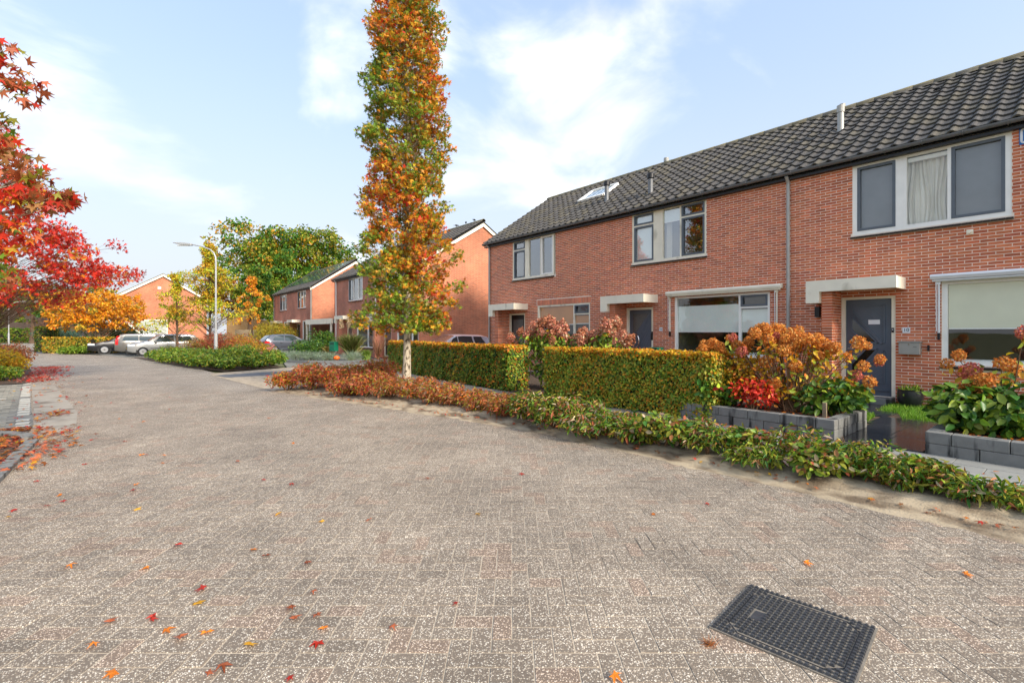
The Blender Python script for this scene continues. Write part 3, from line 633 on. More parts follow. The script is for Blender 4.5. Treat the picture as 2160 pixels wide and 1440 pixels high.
def window(root, y0, y1, z0, z1, panels, fm, sillm=None, upper=False, room=1.6, ft=.06):
    """outer frame with mullions; panels: (ya, yb, kind, extras) with kinds fixed / sash / vent / solid / screen"""
    xa, xb = .018, .10
    b = MB(); rect_frame(b, y0, y1, z0, z1, ft, xa, xb)
    for (ya, yb, kind, ex) in panels:
        if ya > y0+.01: b.box(xa+.002, xb, ya-.03, ya+.03, z0+ft, z1-ft)
    wn = b.build('window', fm, root)
    gm = M['glassb'] if upper else M['glass']
    for (ya, yb, kind, ex) in panels:
        a = ya+(.03 if ya > y0+.01 else ft); c = yb-(.03 if yb < y1-.01 else ft); d, e = z0+ft, z1-ft
        sm = ex.get('sash', M['grey'])
        if kind == 'fixed': pane(wn, a, c, d, e, m=gm)
        elif kind == 'solid': part('panel', ex.get('m', M['cream']), wn, (xa+.006, xa+.04, a, c, d, e))
        elif kind in ('sash', 'screen'):
            q = MB(); rect_frame(q, a, c, d, e, .055, xa-.006, xb-.02); s_ = q.build('sash', sm, wn)
            pane(wn, a+.05, c-.05, d+.05, e-.05, m=gm)
            if kind == 'screen': part('screen', M['screen'], wn, (.10, .104, a+.05, c-.05, d+.05, e-.05))
        elif kind == 'vent':
            h = ex.get('h', .32); q = MB(); rect_frame(q, a, c, e-h, e, .05, xa-.012, xb-.02); q.build('vent_sash', sm, wn); pane(wn, a+.045, c-.045, e-h+.045, e-.045, m=gm)
            part('transom', fm, wn, (xa+.002, xb, a, c, e-h-.05, e-h))
            if ex.get('low', 'sash') == 'sash':
                q = MB(); rect_frame(q, a, c, d, e-h-.05, .055, xa-.006, xb-.02); q.build('sash', sm, wn); pane(wn, a+.05, c-.05, d+.05, e-h-.10, m=gm)
            else: pane(wn, a, c, d, e-h-.05, m=gm)
        if 'blind' in ex:
            m_, zt, zl = ex['blind']; b = MB(); b.box(.092, .096, a+.005, c-.005, zl, zt); bl = b.build('blind', m_, wn); part('blind_rail', M['white'], wn, (.09, .10, a+.005, c-.005, zl-.025, zl-.001))
        if 'curtain' in ex:
            ca_, cb_ = ex['curtain']; b = MB()
            b.grid(lambda u, v: (.22+.03*math.sin(u*55+math.sin(v*3)*.8)+.012*math.sin(u*131), ca_+(cb_-ca_)*(u+.05*math.sin(v*5)*math.sin(u*9)), d+.01+(e-d-.02)*v), 90, 8); b.build('curtain', M['curtain'], wn, smooth=True)
        if 'cassette' in ex: part('blind_cassette', M['white'], wn, (.11, .17, a, c, e-.10, e-.02))
    # room behind
    b = MB(); b.add([(.12,y0,z0),(room,y0,z0),(room,y1,z0),(.12,y1,z0),(.12,y0,z1),(room,y0,z1),(room,y1,z1),(.12,y1,z1)], [(0,1,2,3),(7,6,5,4),(0,4,5,1),(1,5,6,2),(2,6,7,3)]); b.build('room', M['room'], root)
    if sillm:
        n = max(1, round((y1-y0+.06)/.105)); wd = (y1-y0+.06)/n; s_ = None
        q = MB(); q.box(-.004, .09, y0-.03, y1+.03, z0-.075, z0-.052); s_ = q.build('sill', sillm, root)
        for k in range(n):
            a = y0-.03+k*wd; q = MB(); q.add([(-.06,a+.004,z0-.085),(.09,a+.004,z0-.05),(.09,a+wd-.004,z0-.05),(-.06,a+wd-.004,z0-.085),(-.065,a+.004,z0-.045),(.09,a+.004,z0-.003),(.09,a+wd-.004,z0-.003),(-.065,a+wd-.004,z0-.045)], [(3,2,1,0),(4,5,6,7),(0,1,5,4),(2,3,7,6),(3,0,4,7)])
            q.build('sill_tile', sillm, s_)
    return wn
def canopy(root, far=False):
    y0, y1, x0 = 2.68, 4.34, -.75
    b = MB(); b.prism([(y0,2.50),(4.07,2.50),(4.07,2.25),(y1,2.25),(y1,2.745),(y0,2.745)][::-1], .15, org=(x0+.15,0,0), u=(0,1,0), v=(0,0,1), n=(-1,0,0))
    b.box(x0+.15, -.002, y0, y0+.03, 2.50, 2.745); b.box(x0+.15, -.002, y1-.03, y1, 2.25, 2.745)
    b.box(x0+.151, -.002, y0+.03, y1-.03, 2.53, 2.70)
    b.build('canopy', M['cream'], root)
def fin(root, geo=True):
    y0, y1 = 3.86, 4.07
    f_ = part('fin_wall', M['mortar'] if geo else M['bw_y'], root, (-.592, -.001, y0+.008, y1-.008, .06, 2.50))
    if not geo: return
    z = .08; k = 0
    V = MB()
    while z < 2.46:
        c = lambda: tuple(np.clip((BR_A if rng.random() < .6 else BR_B)*(1+rng.normal()*.12), .01, .9))
        # end face and both side faces
        V.box(-.6, -.5 if k % 2 else -.395, y0, y1, z+.0065, z+.056, c())
        xs = [-.49, -.28, -.07] if k % 2 else [-.385, -.17]
        for i, x in enumerate(xs):
            xe = min(xs[i+1]-.01 if i+1 < len(xs) else -.002, -.002); V.box(x, xe, y0, y0+.1, z+.0065, z+.056, c()); V.box(x, xe, y1-.1, y1, z+.0065, z+.056, c())
        z += .0625; k += 1
    V.build('fin_bricks', M['brick'], f_); f_.children[0]['kind'] = 'stuff'
def downpipe(root, y, z0=.1, z1=5.42, m=None):
    b = MB(); b.tube([(EX-.02, y, z1), (EX+.03, y, z1-.06), (-.055, y, z1-.14), (-.055, y, z1-.2), (-.055, y, z0)], .04, 10); o = b.build('downpipe', m or M['zinc'], root, smooth=True)
    for z in (z1-.9, z1-2.4, z1-3.8):
        q = MB(); q.lathe([(.044, z-.03), (.044, z+.03)], 10, (-.055, y, 0)); q.build('pipe_collar', m or M['zinc'], o)
def flue(root, x, y, z, h=.5, r=.055, m=None, cap=True):
    b = MB(); b.lathe([(r*1.5, z-.12), (r*1.25, z+.05), (r, z+.12), (r, z+h)], 14, (x, y, 0)); o = b.build('flue_pipe', m or M['darkgrey'], root, smooth=True)
    if cap:
        q = MB(); q.lathe([(r*1.05, z+h-.02), (r*1.5, z+h), (r*1.5, z+h+.13), (r*1.3, z+h+.16)], 14, (x, y, 0)); q.build('flue_cap', m or M['black'], o)
def bricks(root, y0, y1, z0, z1, holes, label_near=True):
    full, rest = [], MB(); c = .0625; p = .22; oy = root.location.y
    nc = int((z1-z0)/c)
    for k in range(nc):
        za = z0+k*c+.0065; zb_ = za+.0495; zm = (za+zb_)/2
        # intervals free of openings
        cuts = [(y0, y1)]; endl, endr = (oy+y0 < 0), (oy+y1 > 17)
        for h in holes:
            if h[2]-.01 < zm < h[3]+.01:
                nw = []
                for (a, b_) in cuts:
                    if h[1] <= a or h[0] >= b_: nw.append((a, b_)); continue
                    if h[0] > a: nw.append((a, h[0]))
                    if h[1] < b_: nw.append((h[1], b_))
                cuts = nw
        off = (p/2 if k % 2 else 0)-oy
        for (a, b_) in cuts:
            i0 = int(math.floor((a-off)/p))
            i = i0
            while off+i*p < b_:
                s0_, s1_ = off+i*p, off+(i+1)*p; i += 1
                if a == y0 and not endl and s0_ < y0: continue
                ya = max(a, s0_)+.006; yb = (s1_ if (b_ == y1 and not endr) else min(b_, s1_))-.006
                if yb-ya < .03: continue
                if yb-ya > p-.0122: full.append((ya, za, k))
                else: rest.v += []; addbrick(rest, ya, yb, za, zb_)
    cand = [(math.hypot(13, oy+q[0])+abs(q[1]-1.6)*.2, q) for q in full if oy+q[0] > 1.0 and q[1] > 1.3]
    cand.sort(key=lambda t: t[0]); sel = [q for _, q in cand[:298]]; ss = set(sel)
    wall = [c_ for c_ in root.children if c_.name.startswith('front_wall')][0]
    for q in sel: link('brick', random.choice(BMESH), wall, (0, q[0], q[1]))
    for q in full:
        if q not in ss: addbrick(rest, q[0], q[0]+.208, q[1], q[1]+.0495)
    o = rest.build('bricks', M['brick'], wall); tag(o, kind='stuff')
def bcol(): return np.clip((BR_A if rng.random() < .62 else BR_B)*(1+rng.normal()*.11)*(1+rng.normal(size=3)*.03), .01, .9)
def addbrick(b, ya, yb, za, zb_, col=None):
    d = -abs(rng.normal())*.0012; col = tuple(bcol() if col is None else col)
    b.add([(.02,ya,za),(.02,yb,za),(.02,yb,zb_),(.02,ya,zb_),(d,ya,za),(d,yb,za),(d,yb,zb_),(d,ya,zb_)], [(7,6,5,4),(0,4,5,1),(1,5,6,2),(2,6,7,3),(3,7,4,0)], col)
BMESH = []
for _ in range(16):
    b = MB(); addbrick(b, 0, .208, 0, .0495); BMESH.append(b.mesh('brick', M['brick']))
def door_diag(root, y0, y1, z0, z1, style):
    """panel door with diagonal boards; y1 is the left jamb seen from the street"""
    b = MB(); t = .07
    b.box(.02, .11, y0, y0+t, z0, z1); b.box(.02, .11, y1-t, y1, z0, z1); b.box(.02, .11, y0+t, y1-t, z1-t, z1); b.box(.0, .12, y0+t, y1-t, z0-.05, z0-.002); b.build('door_frame', M['cream'], root)
    a, c = y0+t+.004, y1-t-.004; dm = M['doorgrey'] if style != 14 else M['black']
    d = part('door', dm, root, (.06, .10, a, c, z0, z1-t-.004)); X = .06
    def strip(p, q, w=.018, h=.012, m=None, nm='door_moulding'):
        bb = MB(); bb.bar((X, p[0], p[1]), (X, q[0], q[1]), w, h, up=(-1, 0, 0)); bb.build(nm, m or dm, d)
    def poly(pts, m, nm, dx=.004):
        bb = MB(); bb.prism(pts[::-1], .003, org=(X-dx+.003, 0, 0), u=(0,1,0), v=(0,0,1), n=(-1,0,0)); bb.build(nm, m, d)
    mid = (z0+z1-t)/2+.06; W = c-a
    L_, R_ = c-.13, a+.13
    if style == 10:
        # upper and lower panel fields edged by mouldings, two slanted panes
        for (p, q) in (((L_, z1-.2), (R_, z1-.2)), ((R_, z1-.2), (R_, mid+.03)), ((L_, z1-.2), (L_, z1-.36)), ((L_, z1-.36), (R_+.03, mid+.03)),
                       ((L_+.03, z1-.45), (L_+.03, z1-.78)), ((L_+.03, z1-.45), (R_+.12, mid+.035)), ((L_+.03, z1-.78), (L_-.26, mid+.035)), ((L_-.26, mid+.035), (R_+.12, mid+.035)),
                       ((L_+.03, z1-.9), (L_+.03, mid+.05)), ((L_+.03, z1-.9), (L_-.2, mid+.05)), 
                       ((L_+.03, mid-.42), (L_-.26, mid-.1)), ((L_-.26, mid-.1), (R_+.12, mid-.1)), ((L_+.03, mid-.42), (L_+.03, mid-.75)), ((L_+.03, mid-.75), (R_+.12, mid-.1)),
                       ((R_, mid-.13), (L_, mid-.86)), ((R_, mid-.13), (R_, z0+.28)), ((L_, z0+.28), (R_, z0+.28)), ((L_, mid-.86), (L_, z0+.28)), ((c-.05, z0+.12), (a+.05, z0+.12)), ((L_, z1-.39), (R_+.05, mid+.01))): strip(p, q, .028, .045)
        for i in range(6):
            s = .085+i*.11
            p, q = (L_-s*.95, z1-.21), (R_+.01, z1-.21-(L_-s*.95-R_)*.86)
            if p[0] > R_+.04: strip(p, q, .006, .01, M['grey'], 'board_joint')
            p, q = (R_+.01, mid-.2-s*.9), (min(L_-.02, R_+.01+(mid-.2-s*.9-z0-.3)/.86), z0+.3)
            if q[0] > R_+.06: strip(p, (q[0], p[1]-(q[0]-p[0])*.86), .006, .01, M['grey'], 'board_joint')
        poly([(L_+.01, z1-.50), (L_+.01, z1-.73), (L_-.25, mid+.06), (R_+.17, mid+.06)][::-1], M['glassd'], 'pane')
        poly([(L_+.01, mid-.46), (L_-.25, mid-.13), (R_+.17, mid-.13), (L_+.01, mid-.70)], M['glassd'], 'pane')
        part('letter_plate', M['signwhite'], d, (X-.012, X-.003, a+.21, a+.42, z1-.63, z1-.53))
        q = MB(); q.bar((X-.04, L_+.09, mid-.1), (X-.04, L_-.02, mid-.1), .02, .02); q.box(X-.04, X, L_+.07, L_+.09, mid-.11, mid-.09); q.build('door_handle', M['steel'], d)
    elif style == 12:
        poly([(R_, z1-.2), (L_, z1-.2), (L_, z1-.95)], M['frost'], 'pane')
        strip((R_-.02, z1-.27), (L_-.3, z1-.92), .03, .02)
        for i in range(9):
            zz = z1-.5-.15*i; q_ = (L_-.30, zz-.52)
            if q_[1] > z0+.1: strip((R_-.02, zz), q_, .006, .008, M['grey'], 'board_joint')
        q = MB(); cz = z0+1.12; q.tube([(X-.05, L_-.12+.14*math.cos(t_), cz+.22*math.sin(t_)) for t_ in np.linspace(R(60), R(300), 14)], .014, 6); q.build('door_handle', M['chrome'], d)
        part('letter_box_slot', M['black'], d, (X-.05, X-.003, a-.06, a+.02, z0+1.15, z0+1.36))
    else:
        poly([(a+.12, z0+.95), (c-.12, z0+.95), (c-.12, z1-.25), (a+.12, z1-.25)], M['frost'], 'pane')
        part('letter_plate', M['steel'], d, (X-.01, X-.003, a+.2, a+.5, z0+.72, z0+.8))
def awning(root, y0, y1, zt, m, arms, folded=True):
    b = MB(); b.prism([(-.145, zt-.1), (-.16, zt-.04), (-.14, zt), (-.002, zt+.02), (-.002, zt-.1)][::-1], y1-y0, org=(0, y0, 0), u=(1,0,0), v=(0,0,1), n=(0,1,0)); aw = b.build('awning', m, root)
    q = MB(); q.tube([(-.10, y0+.03, zt-.125), (-.10, y1-.03, zt-.125)], .028, 10); q.build('awning_roller_bar', m, aw, smooth=True)
    for y in arms:
        q = MB(); q.tube([(-.05, y, zt-.13), (-.05, y, zt-1.18)], .022, 8); q.box(-.09, -.002, y-.03, y+.03, zt-.2, zt-.1); q.build('awning_arm', m, aw)
        q = MB(); q.tube([(-.095, y+.035, zt-.12), (-.085, y+.03, zt-1.15)], .009, 6); q.build('awning_rod', M['alu'], aw); part('arm_foot', M['black'], aw, (-.075, -.025, y-.02, y+.02, zt-1.32, zt-1.181))
def front_holes(soldier=False): 
    h = [(1.11, 3.64, 3.78, 5.38), (2.86, 3.86, .13, 2.40), (-.61, 2.10, .95, 2.64)]
    return h
def near_house(no, o, y0, y1, label):
    root = thing('terraced_house', label, 'house', (13, o, 0), group='houses of the near terrace')
    H = front_holes(); house_shell(root, y0, y1, H, M['mortar'], M['brickdark'])
    hb_ = H+[(1.08, 3.67, 3.69, 3.78), (-.64, 2.13, .86, .95)]
    if no == 14: hb_ = hb_+[(-.66, 2.15, 2.64, 2.855)]
    bricks(root, y0+.0, y1, .07, 5.40, hb_)
    if no == 14:
        wall = [c_ for c_ in root.children if c_.name.startswith('front_wall')][0]; y = -.65; 
        mcol = [MB().prism([(0,0),(0,.205),(.0525,.205),(.0525,0)], .02, org=(.02,0,0), u=(0,1,0), v=(0,0,1), n=(-1,0,0), col=tuple(bcol()*np.array([1.1,1.15,1.2]))).mesh('soldier_brick', M['brick']) for _ in range(6)]
        while y < 2.1: link('soldier_brick', random.choice(mcol), wall, (0, y, 2.645)); y += .0632
    house_roof(root, y0, y1, over=(0, .14 if no == 14 else 0))
    canopy(root); fin(root)
    return root
h10 = near_house(10, 0.0, -1.02, 5.03, 'terraced house number 10 with grey slanted-pane door, white upper window and silver awning')
h12 = near_house(12, 6.05, -1.02, 5.03, 'terraced house number 12 with crescent chrome door handle and cream awning')
h14 = near_house(14, 12.1, -1.02, 5.35, 'end terraced house with brown blinds, a roof window and a dark glazed door')
# number 10
G_ = M['white']
window(h10, 1.11, 3.64, 3.78, 5.38, [(1.11, 1.99, 'screen', dict(sash=M['grey'], curtain=(1.7, 1.93))), (1.99, 2.70, 'fixed', dict(curtain=(2.0, 2.72), cassette=1)), (2.70, 2.83, 'solid', dict(m=M['white'])), (2.83, 3.64, 'screen', dict(sash=M['grey'], cassette=1))], G_, M['sill'], False, ft=.085)
window(h10, -.61, 2.10, .95, 2.64, [(-.61, 2.10, 'fixed', dict(blind=(M['blindc'], 2.58, 1.68)))], G_, M['sill'], ft=.085, room=3)
part('window_shelf', M['white'], h10, (.2, .45, -.5, 2.05, 1.02, 1.05))
door_diag(h10, 2.86, 3.855, .20, 2.40, 10)
awning(h10, -.9, 2.26, 2.76, M['alu'], (2.14,))
b = MB(); b.box(-.165, -.003, 2.42, 2.77, 1.13, 1.385); mb10 = b.build('mailbox', M['steel'], h10, bevel=.006); part('mailbox_lid', M['zinc'], mb10, (-.185, -.003, 2.40, 2.79, 1.39, 1.41)); part('mailbox_lock', M['chrome'], mb10, (-.17, -.166, 2.59, 2.61, 1.335, 1.35)); part('mailbox_slot', M['black'], mb10, (-.168, -.166, 2.47, 2.53, 1.29, 1.297))
pl = part('house_number_plate', M['signwhite'], h10, (-.014, -.003, 2.605, 2.735, 1.58, 1.70)); textmesh('house_number', '10', .10, M['ink'], pl, (-.016, 2.67, 1.64), (R(90), 0, R(-90)))
part('doorbell', M['black'], h10, (.004, .0195, 2.885, 2.925, 1.59, 1.69)); part('doorbell_button', M['signwhite'], h10, (.0, .0035, 2.895, 2.915, 1.64, 1.66))
b = MB(); b.box(-.12, -.003, 4.44, 4.53, 2.02, 2.26); part('wall_lamp', M['black'], h10, (-.1, -.003, 4.28, 4.38, 1.95, 2.20)); part('awning_crank', M['black'], h10, (-.05, -.003, 2.29, 2.32, 1.21, 1.33))
b = MB(); b.box(-.03, -.003, 1.63, 1.73, 3.5, 3.6); b.lathe([(.03, -.11), (.034, -.03)], 10, (0, 1.68, 3.55), 'x'); b.build('overflow_pipe', M['cream'], h10)
sg = part('street_sign', M['blue'], h10, (-.02, -.004, .34, 1.01, 5.05, 5.37))
b = MB(); rr = .045
ring_ = []
for (cy, cz, a0) in ((.34+.03+rr, 5.05+.03+rr, 180), (1.01-.03-rr, 5.05+.03+rr, 270), (1.01-.03-rr, 5.37-.03-rr, 0), (.34+.03+rr, 5.37-.03-rr, 90)):
    for a in range(0, 91, 15): ring_.append((-.022, cy+rr*math.cos(R(a0+a)), cz+rr*math.sin(R(a0+a))))
for i in range(len(ring_)): b.bar(ring_[i], ring_[(i+1) % len(ring_)], .034, .004, up=(-1, 0, 0))
b.build('sign_border', M['signwhite'], sg)
downpipe(h10, 4.98)
flue(h10, 1.97, 4.46, 6.86, .62, .075, M['steel'], False)
b = MB(); b.lathe([(.09, 7.42), (.09, 7.60)], 14, (1.97, 4.46, 0)); b.build('flue_cap', M['zinc'], h10)
b = MB(); b.lathe([(.08, 8.1), (.08, 8.42)], 12, (RX+.1, 5.0, 0)); b.build('ridge_vent', M['steel'], h10)
b = MB(); b.grid(lambda u, v: (3.02+.0+(.2*v), 2.55+.26*u, 7.62+.13*v+.09*math.sin(math.pi*u)*(1-v*.7)), 8, 3); b.build('tile_vent', M['black'], h10)
# number 12
gr = M['grey']
window(h12, 1.11, 3.64, 3.78, 5.38, [(1.11, 1.92, 'vent', dict()), (1.92, 2.56, 'fixed', dict(blind=(M['blindw'], 5.3, 4.95), curtain=(2.35, 2.5))), (2.56, 2.83, 'solid', dict()), (2.83, 3.64, 'vent', dict(blind=(M['blindw'], 5.3, 3.9)))], M['cream'], M['sill'], True)
window(h12, -.61, 2.10, .95, 2.64, [(-.61, .17, 'vent', dict(low='fixed', h=.30, blind=(M['blindw'], 2.2, 1.62))), (.17, 2.10, 'fixed', dict(blind=(M['blindw'], 2.36, 1.62)))], M['white'], M['sill'], room=3)
part('window_shelf', M['white'], h12, (.2, .4, -.5, 2.05, 1.02, 1.05))
door_diag(h12, 2.86, 3.855, .20, 2.38, 12)
awning(h12, -.93, 2.33, 2.80, M['cream'], (2.24, -.80))
pl = part('house_number_plate', M['signwhite'], h12, (-.02, -.003, 2.52, 2.62, 1.63, 1.74)); textmesh('house_number', '12', .075, M['ink'], pl, (-.022, 2.57, 1.685), (R(90), 0, R(-90)))
part('doorbell', M['black'], h12, (.0, .0195, 2.87, 2.92, 1.5, 1.62))
flue(h12, .80, 3.5, 6.06, .62, .078); 
b = MB(); b.lathe([(.075, 8.1), (.075, 8.30), (.1, 8.31), (.1, 8.46)], 12, (RX+.1, 4.95, 0)); b.build('ridge_vent', M['steel'], h12)
# number 14
window(h14, 1.2, 3.64, 3.78, 5.38, [(1.2, 1.94, 'sash', dict(sash=M['white'])), (1.94, 2.68, 'fixed', dict()), (2.68, 2.86, 'solid', dict()), (2.86, 3.64, 'vent', dict())], M['cream'], M['sill'], True)
window(h14, -.61, 2.10, .95, 2.64, [(-.61, .17, 'vent', dict(low='fixed', h=.30, blind=(M['blindb'], 2.2, 1.92))), (.17, 2.10, 'fixed', dict(blind=(M['blindb'], 2.58, 1.90)))], M['cream'], M['sill'], room=3)
door_diag(h14, 2.86, 3.855, .20, 2.38, 14)
part('house_number_plate', M['signwhite'], h14, (-.02, -.003, 2.66, 2.74, 1.6, 1.72)); part('wall_lamp', M['black'], h14, (-.14, -.003, 4.3, 4.4, 1.95, 2.2))
downpipe(h14, 5.20)
flue(h14, 1.3, -.29, 6.44, .62, .078)
# roof window on number 14
def onroof(x, y, lift): q = Vector((EX, y, EZ))+SU*((x-EX)/SU.x)+SN*lift; return q
b = MB(); ya, yb, xa, xb = .38, 1.70, 1.95, 2.85
def roofbar(a_, c_, w_, h_): b.bar(onroof(*a_, .09), onroof(*c_, .09), w_, h_, up=SN)
roofbar((xa, ya), (xa, yb), .09, .09); roofbar((xb, ya), (xb, yb), .09, .09); roofbar((xa, ya), (xb, ya), .09, .088); roofbar((xa, yb), (xb, yb), .09, .088)
sk = b.build('roof_window', M['white'], h14); b = MB(); b.add([onroof(xa, ya, .10), onroof(xb, ya, .10), onroof(xb, yb, .10), onroof(xa, yb, .10)], [(3,2,1,0)]); b.build('pane', M['glassb'], sk)
b = MB(); b.add([onroof(xa, ya, .06), onroof(xb, ya, .06), onroof(xb, yb, .06), onroof(xa, yb, .06)], [(3,2,1,0)]); b.build('roof_window_blind', M['blindw'], sk)
# ------------------------------------------------------------------ second and third terraces further along
def far_house(X0, o, y0, y1, label, group, rx=RX, rz=RZ, gable=False, gable_far=False, lower_near=-.55, frame=None):
    root = thing('terraced_house', label, 'house', (X0, o, 0), group=group); fm = frame or M['white']
    H = [(1.11, 3.62, 3.78, 5.36), (2.86, 3.86, .13, 2.40), (lower_near, 2.10, .6, 2.64)]
    house_shell(root, y0, y1, H, M['bw_y'], M['bw_x'], depth=2*rx, rx=rx, rz=rz)
    house_roof(root, y0, y1, 'stuff', rx=rx, rz=rz, over=(.12 if gable else 0, .12 if gable_far else 0), depth=2*rx)
    window(root, *H[0], [(1.11, 1.92, 'sash', dict(sash=fm)), (1.92, 2.8, 'fixed', dict()), (2.8, 3.62, 'sash', dict(sash=M['grey']))], fm, M['sill'], True)
    window(root, *H[2], [(lower_near, .3, 'fixed', dict()), (.3, 2.10, 'fixed', dict())], fm, M['sill'], room=2.5)
    door_diag(root, 2.86, 3.855, .2, 2.4, 14 if random.random() < .5 else 12)
    canopy(root); fin(root, False)
    if gable:
        sl = math.hypot(rx-EX, rz-EZ); b = MB(); y = y0-.10
        b.prism([(EX-.02, EZ-.30), (rx, rz-.33), (2*rx-EX+.02, EZ-.30), (2*rx-EX+.02, EZ-.06), (rx, rz-.04), (EX-.02, EZ-.06)][::-1], .05, org=(0, y+.05, 0), u=(1,0,0), v=(0,0,1), n=(0,-1,0)); b.build('verge_board', M['cream'], root)
    return root
b3a = far_house(13, 24.3, -.58, 5.03, 'terraced house with sunlit brick gable beside the white car', 'houses of the second terrace', 4.25, 8.25, gable=True, lower_near=-.45)
b3b = far_house(13, 30.35, -1.02, 6.4, 'terraced house with plain tiled roof beside the flat carport', 'houses of the second terrace', 4.25, 8.25, gable_far=True)
downpipe(b3b, 5.9, m=M['white']); downpipe(b3a, 4.98, m=M['white'])
pvA = far_house(13.4, 43.9, -.6, 5.03, 'terraced house with solar panels and a brick gable above the carport', 'houses of the third terrace', gable=True, lower_near=-.4)
pvB = far_house(13.4, 49.95, -1.02, 5.9, 'last terraced house with solar panels next to the tall green tree', 'houses of the third terrace', gable_far=True)
downpipe(pvA, -.5); downpipe(pvB, 5.7)
M['solar'] = mat('solar_glass', S(70,86,92), .12, .15, 3.0, spec=.9, coat=.6)
for root, ya, yb in ((pvA, -.2, 4.9), (pvB, -.9, 4.6)):
    for r_ in range(2):
        for k in range(5):
            w_ = (yb-ya)/5; a_ = ya+k*w_; s0 = 1.15+r_*1.7
            q = MB(); p0 = Vector((EX, 0, EZ))+SU*s0+SN*.12; p1 = p0+SU*1.62
            q.add([p0+Vector((0,a_+.02,0)), p1+Vector((0,a_+.02,0)), p1+Vector((0,a_+w_-.02,0)), p0+Vector((0,a_+w_-.02,0))]+[x_-SN*.04 for x_ in (p0+Vector((0,a_+.02,0)), p1+Vector((0,a_+.02,0)), p1+Vector((0,a_+w_-.02,0)), p0+Vector((0,a_+w_-.02,0)))], [(3,2,1,0),(4,5,6,7),(0,1,5,4),(1,2,6,5),(2,3,7,6),(3,0,4,7)]); q.build('solar_panel', M['solar'], root)
# three birds on the ridge of the second terrace
for (y, rz_) in ((24.6, .4), (25.5, 1.2), (26.6, -.3)):
    bt = thing('bird', 'small dark bird perched on the mossy ridge of the second terrace', 'bird', (17.25, y, 8.36), rz_, 'birds on the ridge')
    q = MB(); q.lathe([(.004, -.10), (.045, -.06), (.06, 0), (.05, .06), (.03, .09), (.035, .12), (.03, .15), (.008, .18)], 8, (0, 0, .13), 'x'); q.build('body', M['black'], bt, smooth=True)
    q = MB(); q.box(-.2, -.08, -.02, .02, .11, .13); q.build('tail', M['black'], bt)
    for s_ in (-.02, .02):
        q = MB(); q.tube([(0, s_, .0), (0, s_, .1)], .006, 5); q.build('leg', M['black'], bt)
# carport between the second and third terrace
cp = thing('carport', 'flat roofed carport with cream fascia between two brick terraces', 'carport', (13.1, 37, 0))
part('fascia', M['cream'], cp, (-.3, -.15, -.1, 6.1, 2.25, 2.66)); part('roof_deck', M['darkgrey'], cp, (-.149, 6, -.1, 6.1, 2.4, 2.6)); part('back_wall', M['brickdark'], cp, (5.8, 6, -.1, 6.1, 0, 2.39)); part('back_gate', M['grey'], cp, (3.4, 3.5, .1, 5.9, 0, 1.5))
for y in (.02, 5.9): part('post', M['cream'], cp, (-.29, -.17, y, y+.12, 0, 2.249))
# ------------------------------------------------------------------ houses further away
def gable_house(name, label, loc, rz, w, ln, eave, ridge, mw, mr_, verge=True, over=.35):
    """gable end faces local -y, width along x"""
    root = thing(name, label, 'house' if 'house' in name else 'barn', loc, rz)
    b = MB(); h_ = w/2
    b.add([(-h_,0,0),(h_,0,0),(h_,0,eave),(0,0,ridge),(-h_,0,eave),(-h_,ln,0),(h_,ln,0),(h_,ln,eave),(0,ln,ridge),(-h_,ln,eave)], [(0,1,2,3,4),(9,8,7,6,5),(1,6,7,2),(5,0,4,9)]); b.build('wall', mw, root)
    t_ = .14; k = (ridge-eave)/h_; b = MB()
    for s_ in (-1, 1):
        e0 = (s_*(h_+over), eave-k*over)
        pts = [(e0[0], e0[1]), (0, ridge), (0, ridge+t_), (e0[0], e0[1]+t_)]
        if s_ > 0: pts = pts[::-1]
        b.prism(pts, ln+.3, org=(0, -.15, 0), u=(1,0,0), v=(0,0,1), n=(0,1,0))
    b.build('roof', mr_, root)
    if verge:
        b = MB()
        for s_ in (-1, 1):
            pts = [(s_*(h_+over), eave-k*over-.20), (0, ridge-.20), (0, ridge+.05), (s_*(h_+over), eave-k*over+.05)]
            if s_ > 0: pts = pts[::-1]
            b.prism(pts, .05, org=(0, -.2, 0), u=(1,0,0), v=(0,0,1), n=(0,1,0))
        b.build('verge_board', M['cream'], root)
    return root
M['roofdark'] = mat('dark_roof', S(74,68,62), .85, .2, 3.0, .5, 6)
M['thatch'] = mat('thatch', S(62,50,42), .95, .25, 2.0, .8, 14)
M['boards'] = mat('black_boards', S(46,48,54), .8, .2, 2.0)
g1 = gable_house('gable_house', 'brick house end with wide white garage panel behind the parked cars', (4.6, 67, 0), 0, 8.3, 12, 5.45, 8.05, M['bw_x'], M['roofdark'])
q = MB(); rect_frame(q, 0, 3.25, 0, 2.0, .12, 0, .1); 
b = MB(); b.box(-2.95, .3, -.05, -.01, 1.0, 2.9); b.build('white_panel', mat('pale_panel', S(172,178,168), .6, .04), g1)
b = MB()
for (a0, a1, c0, c1) in ((-3.05, -2.951, .9, 3.0), (.301, .4, .9, 3.0), (-2.951, .301, 2.901, 3.0), (-2.951, .301, .9, .999)): b.box(a0, a1, -.08, -.005, c0, c1)
b.build('panel_frame', M['cream'], g1); part('wall_vent', M['grey'], g1, (-3.0, -2.2, -.04, -.005, 5.3, 5.5)); part('round_vent', M['cream'], g1, (-.5, -.2, -.04, -.005, 6.4, 6.7))
part('porch', M['brickdark'], g1, (-5.6, -4.15, .4, 4, 0, 2.6)); part('porch_fascia', M['cream'], g1, (-5.9, -4.16, .1, 4.2, 2.65, 3.1))
g2 = gable_house('yellow_brick_house', 'pale yellow brick house with white verge boards seen through the young trees', (19.5, 87, 0), R(-20), 11, 10, 4.2, 9.0, M['bw_yel'], M['roofdark'])
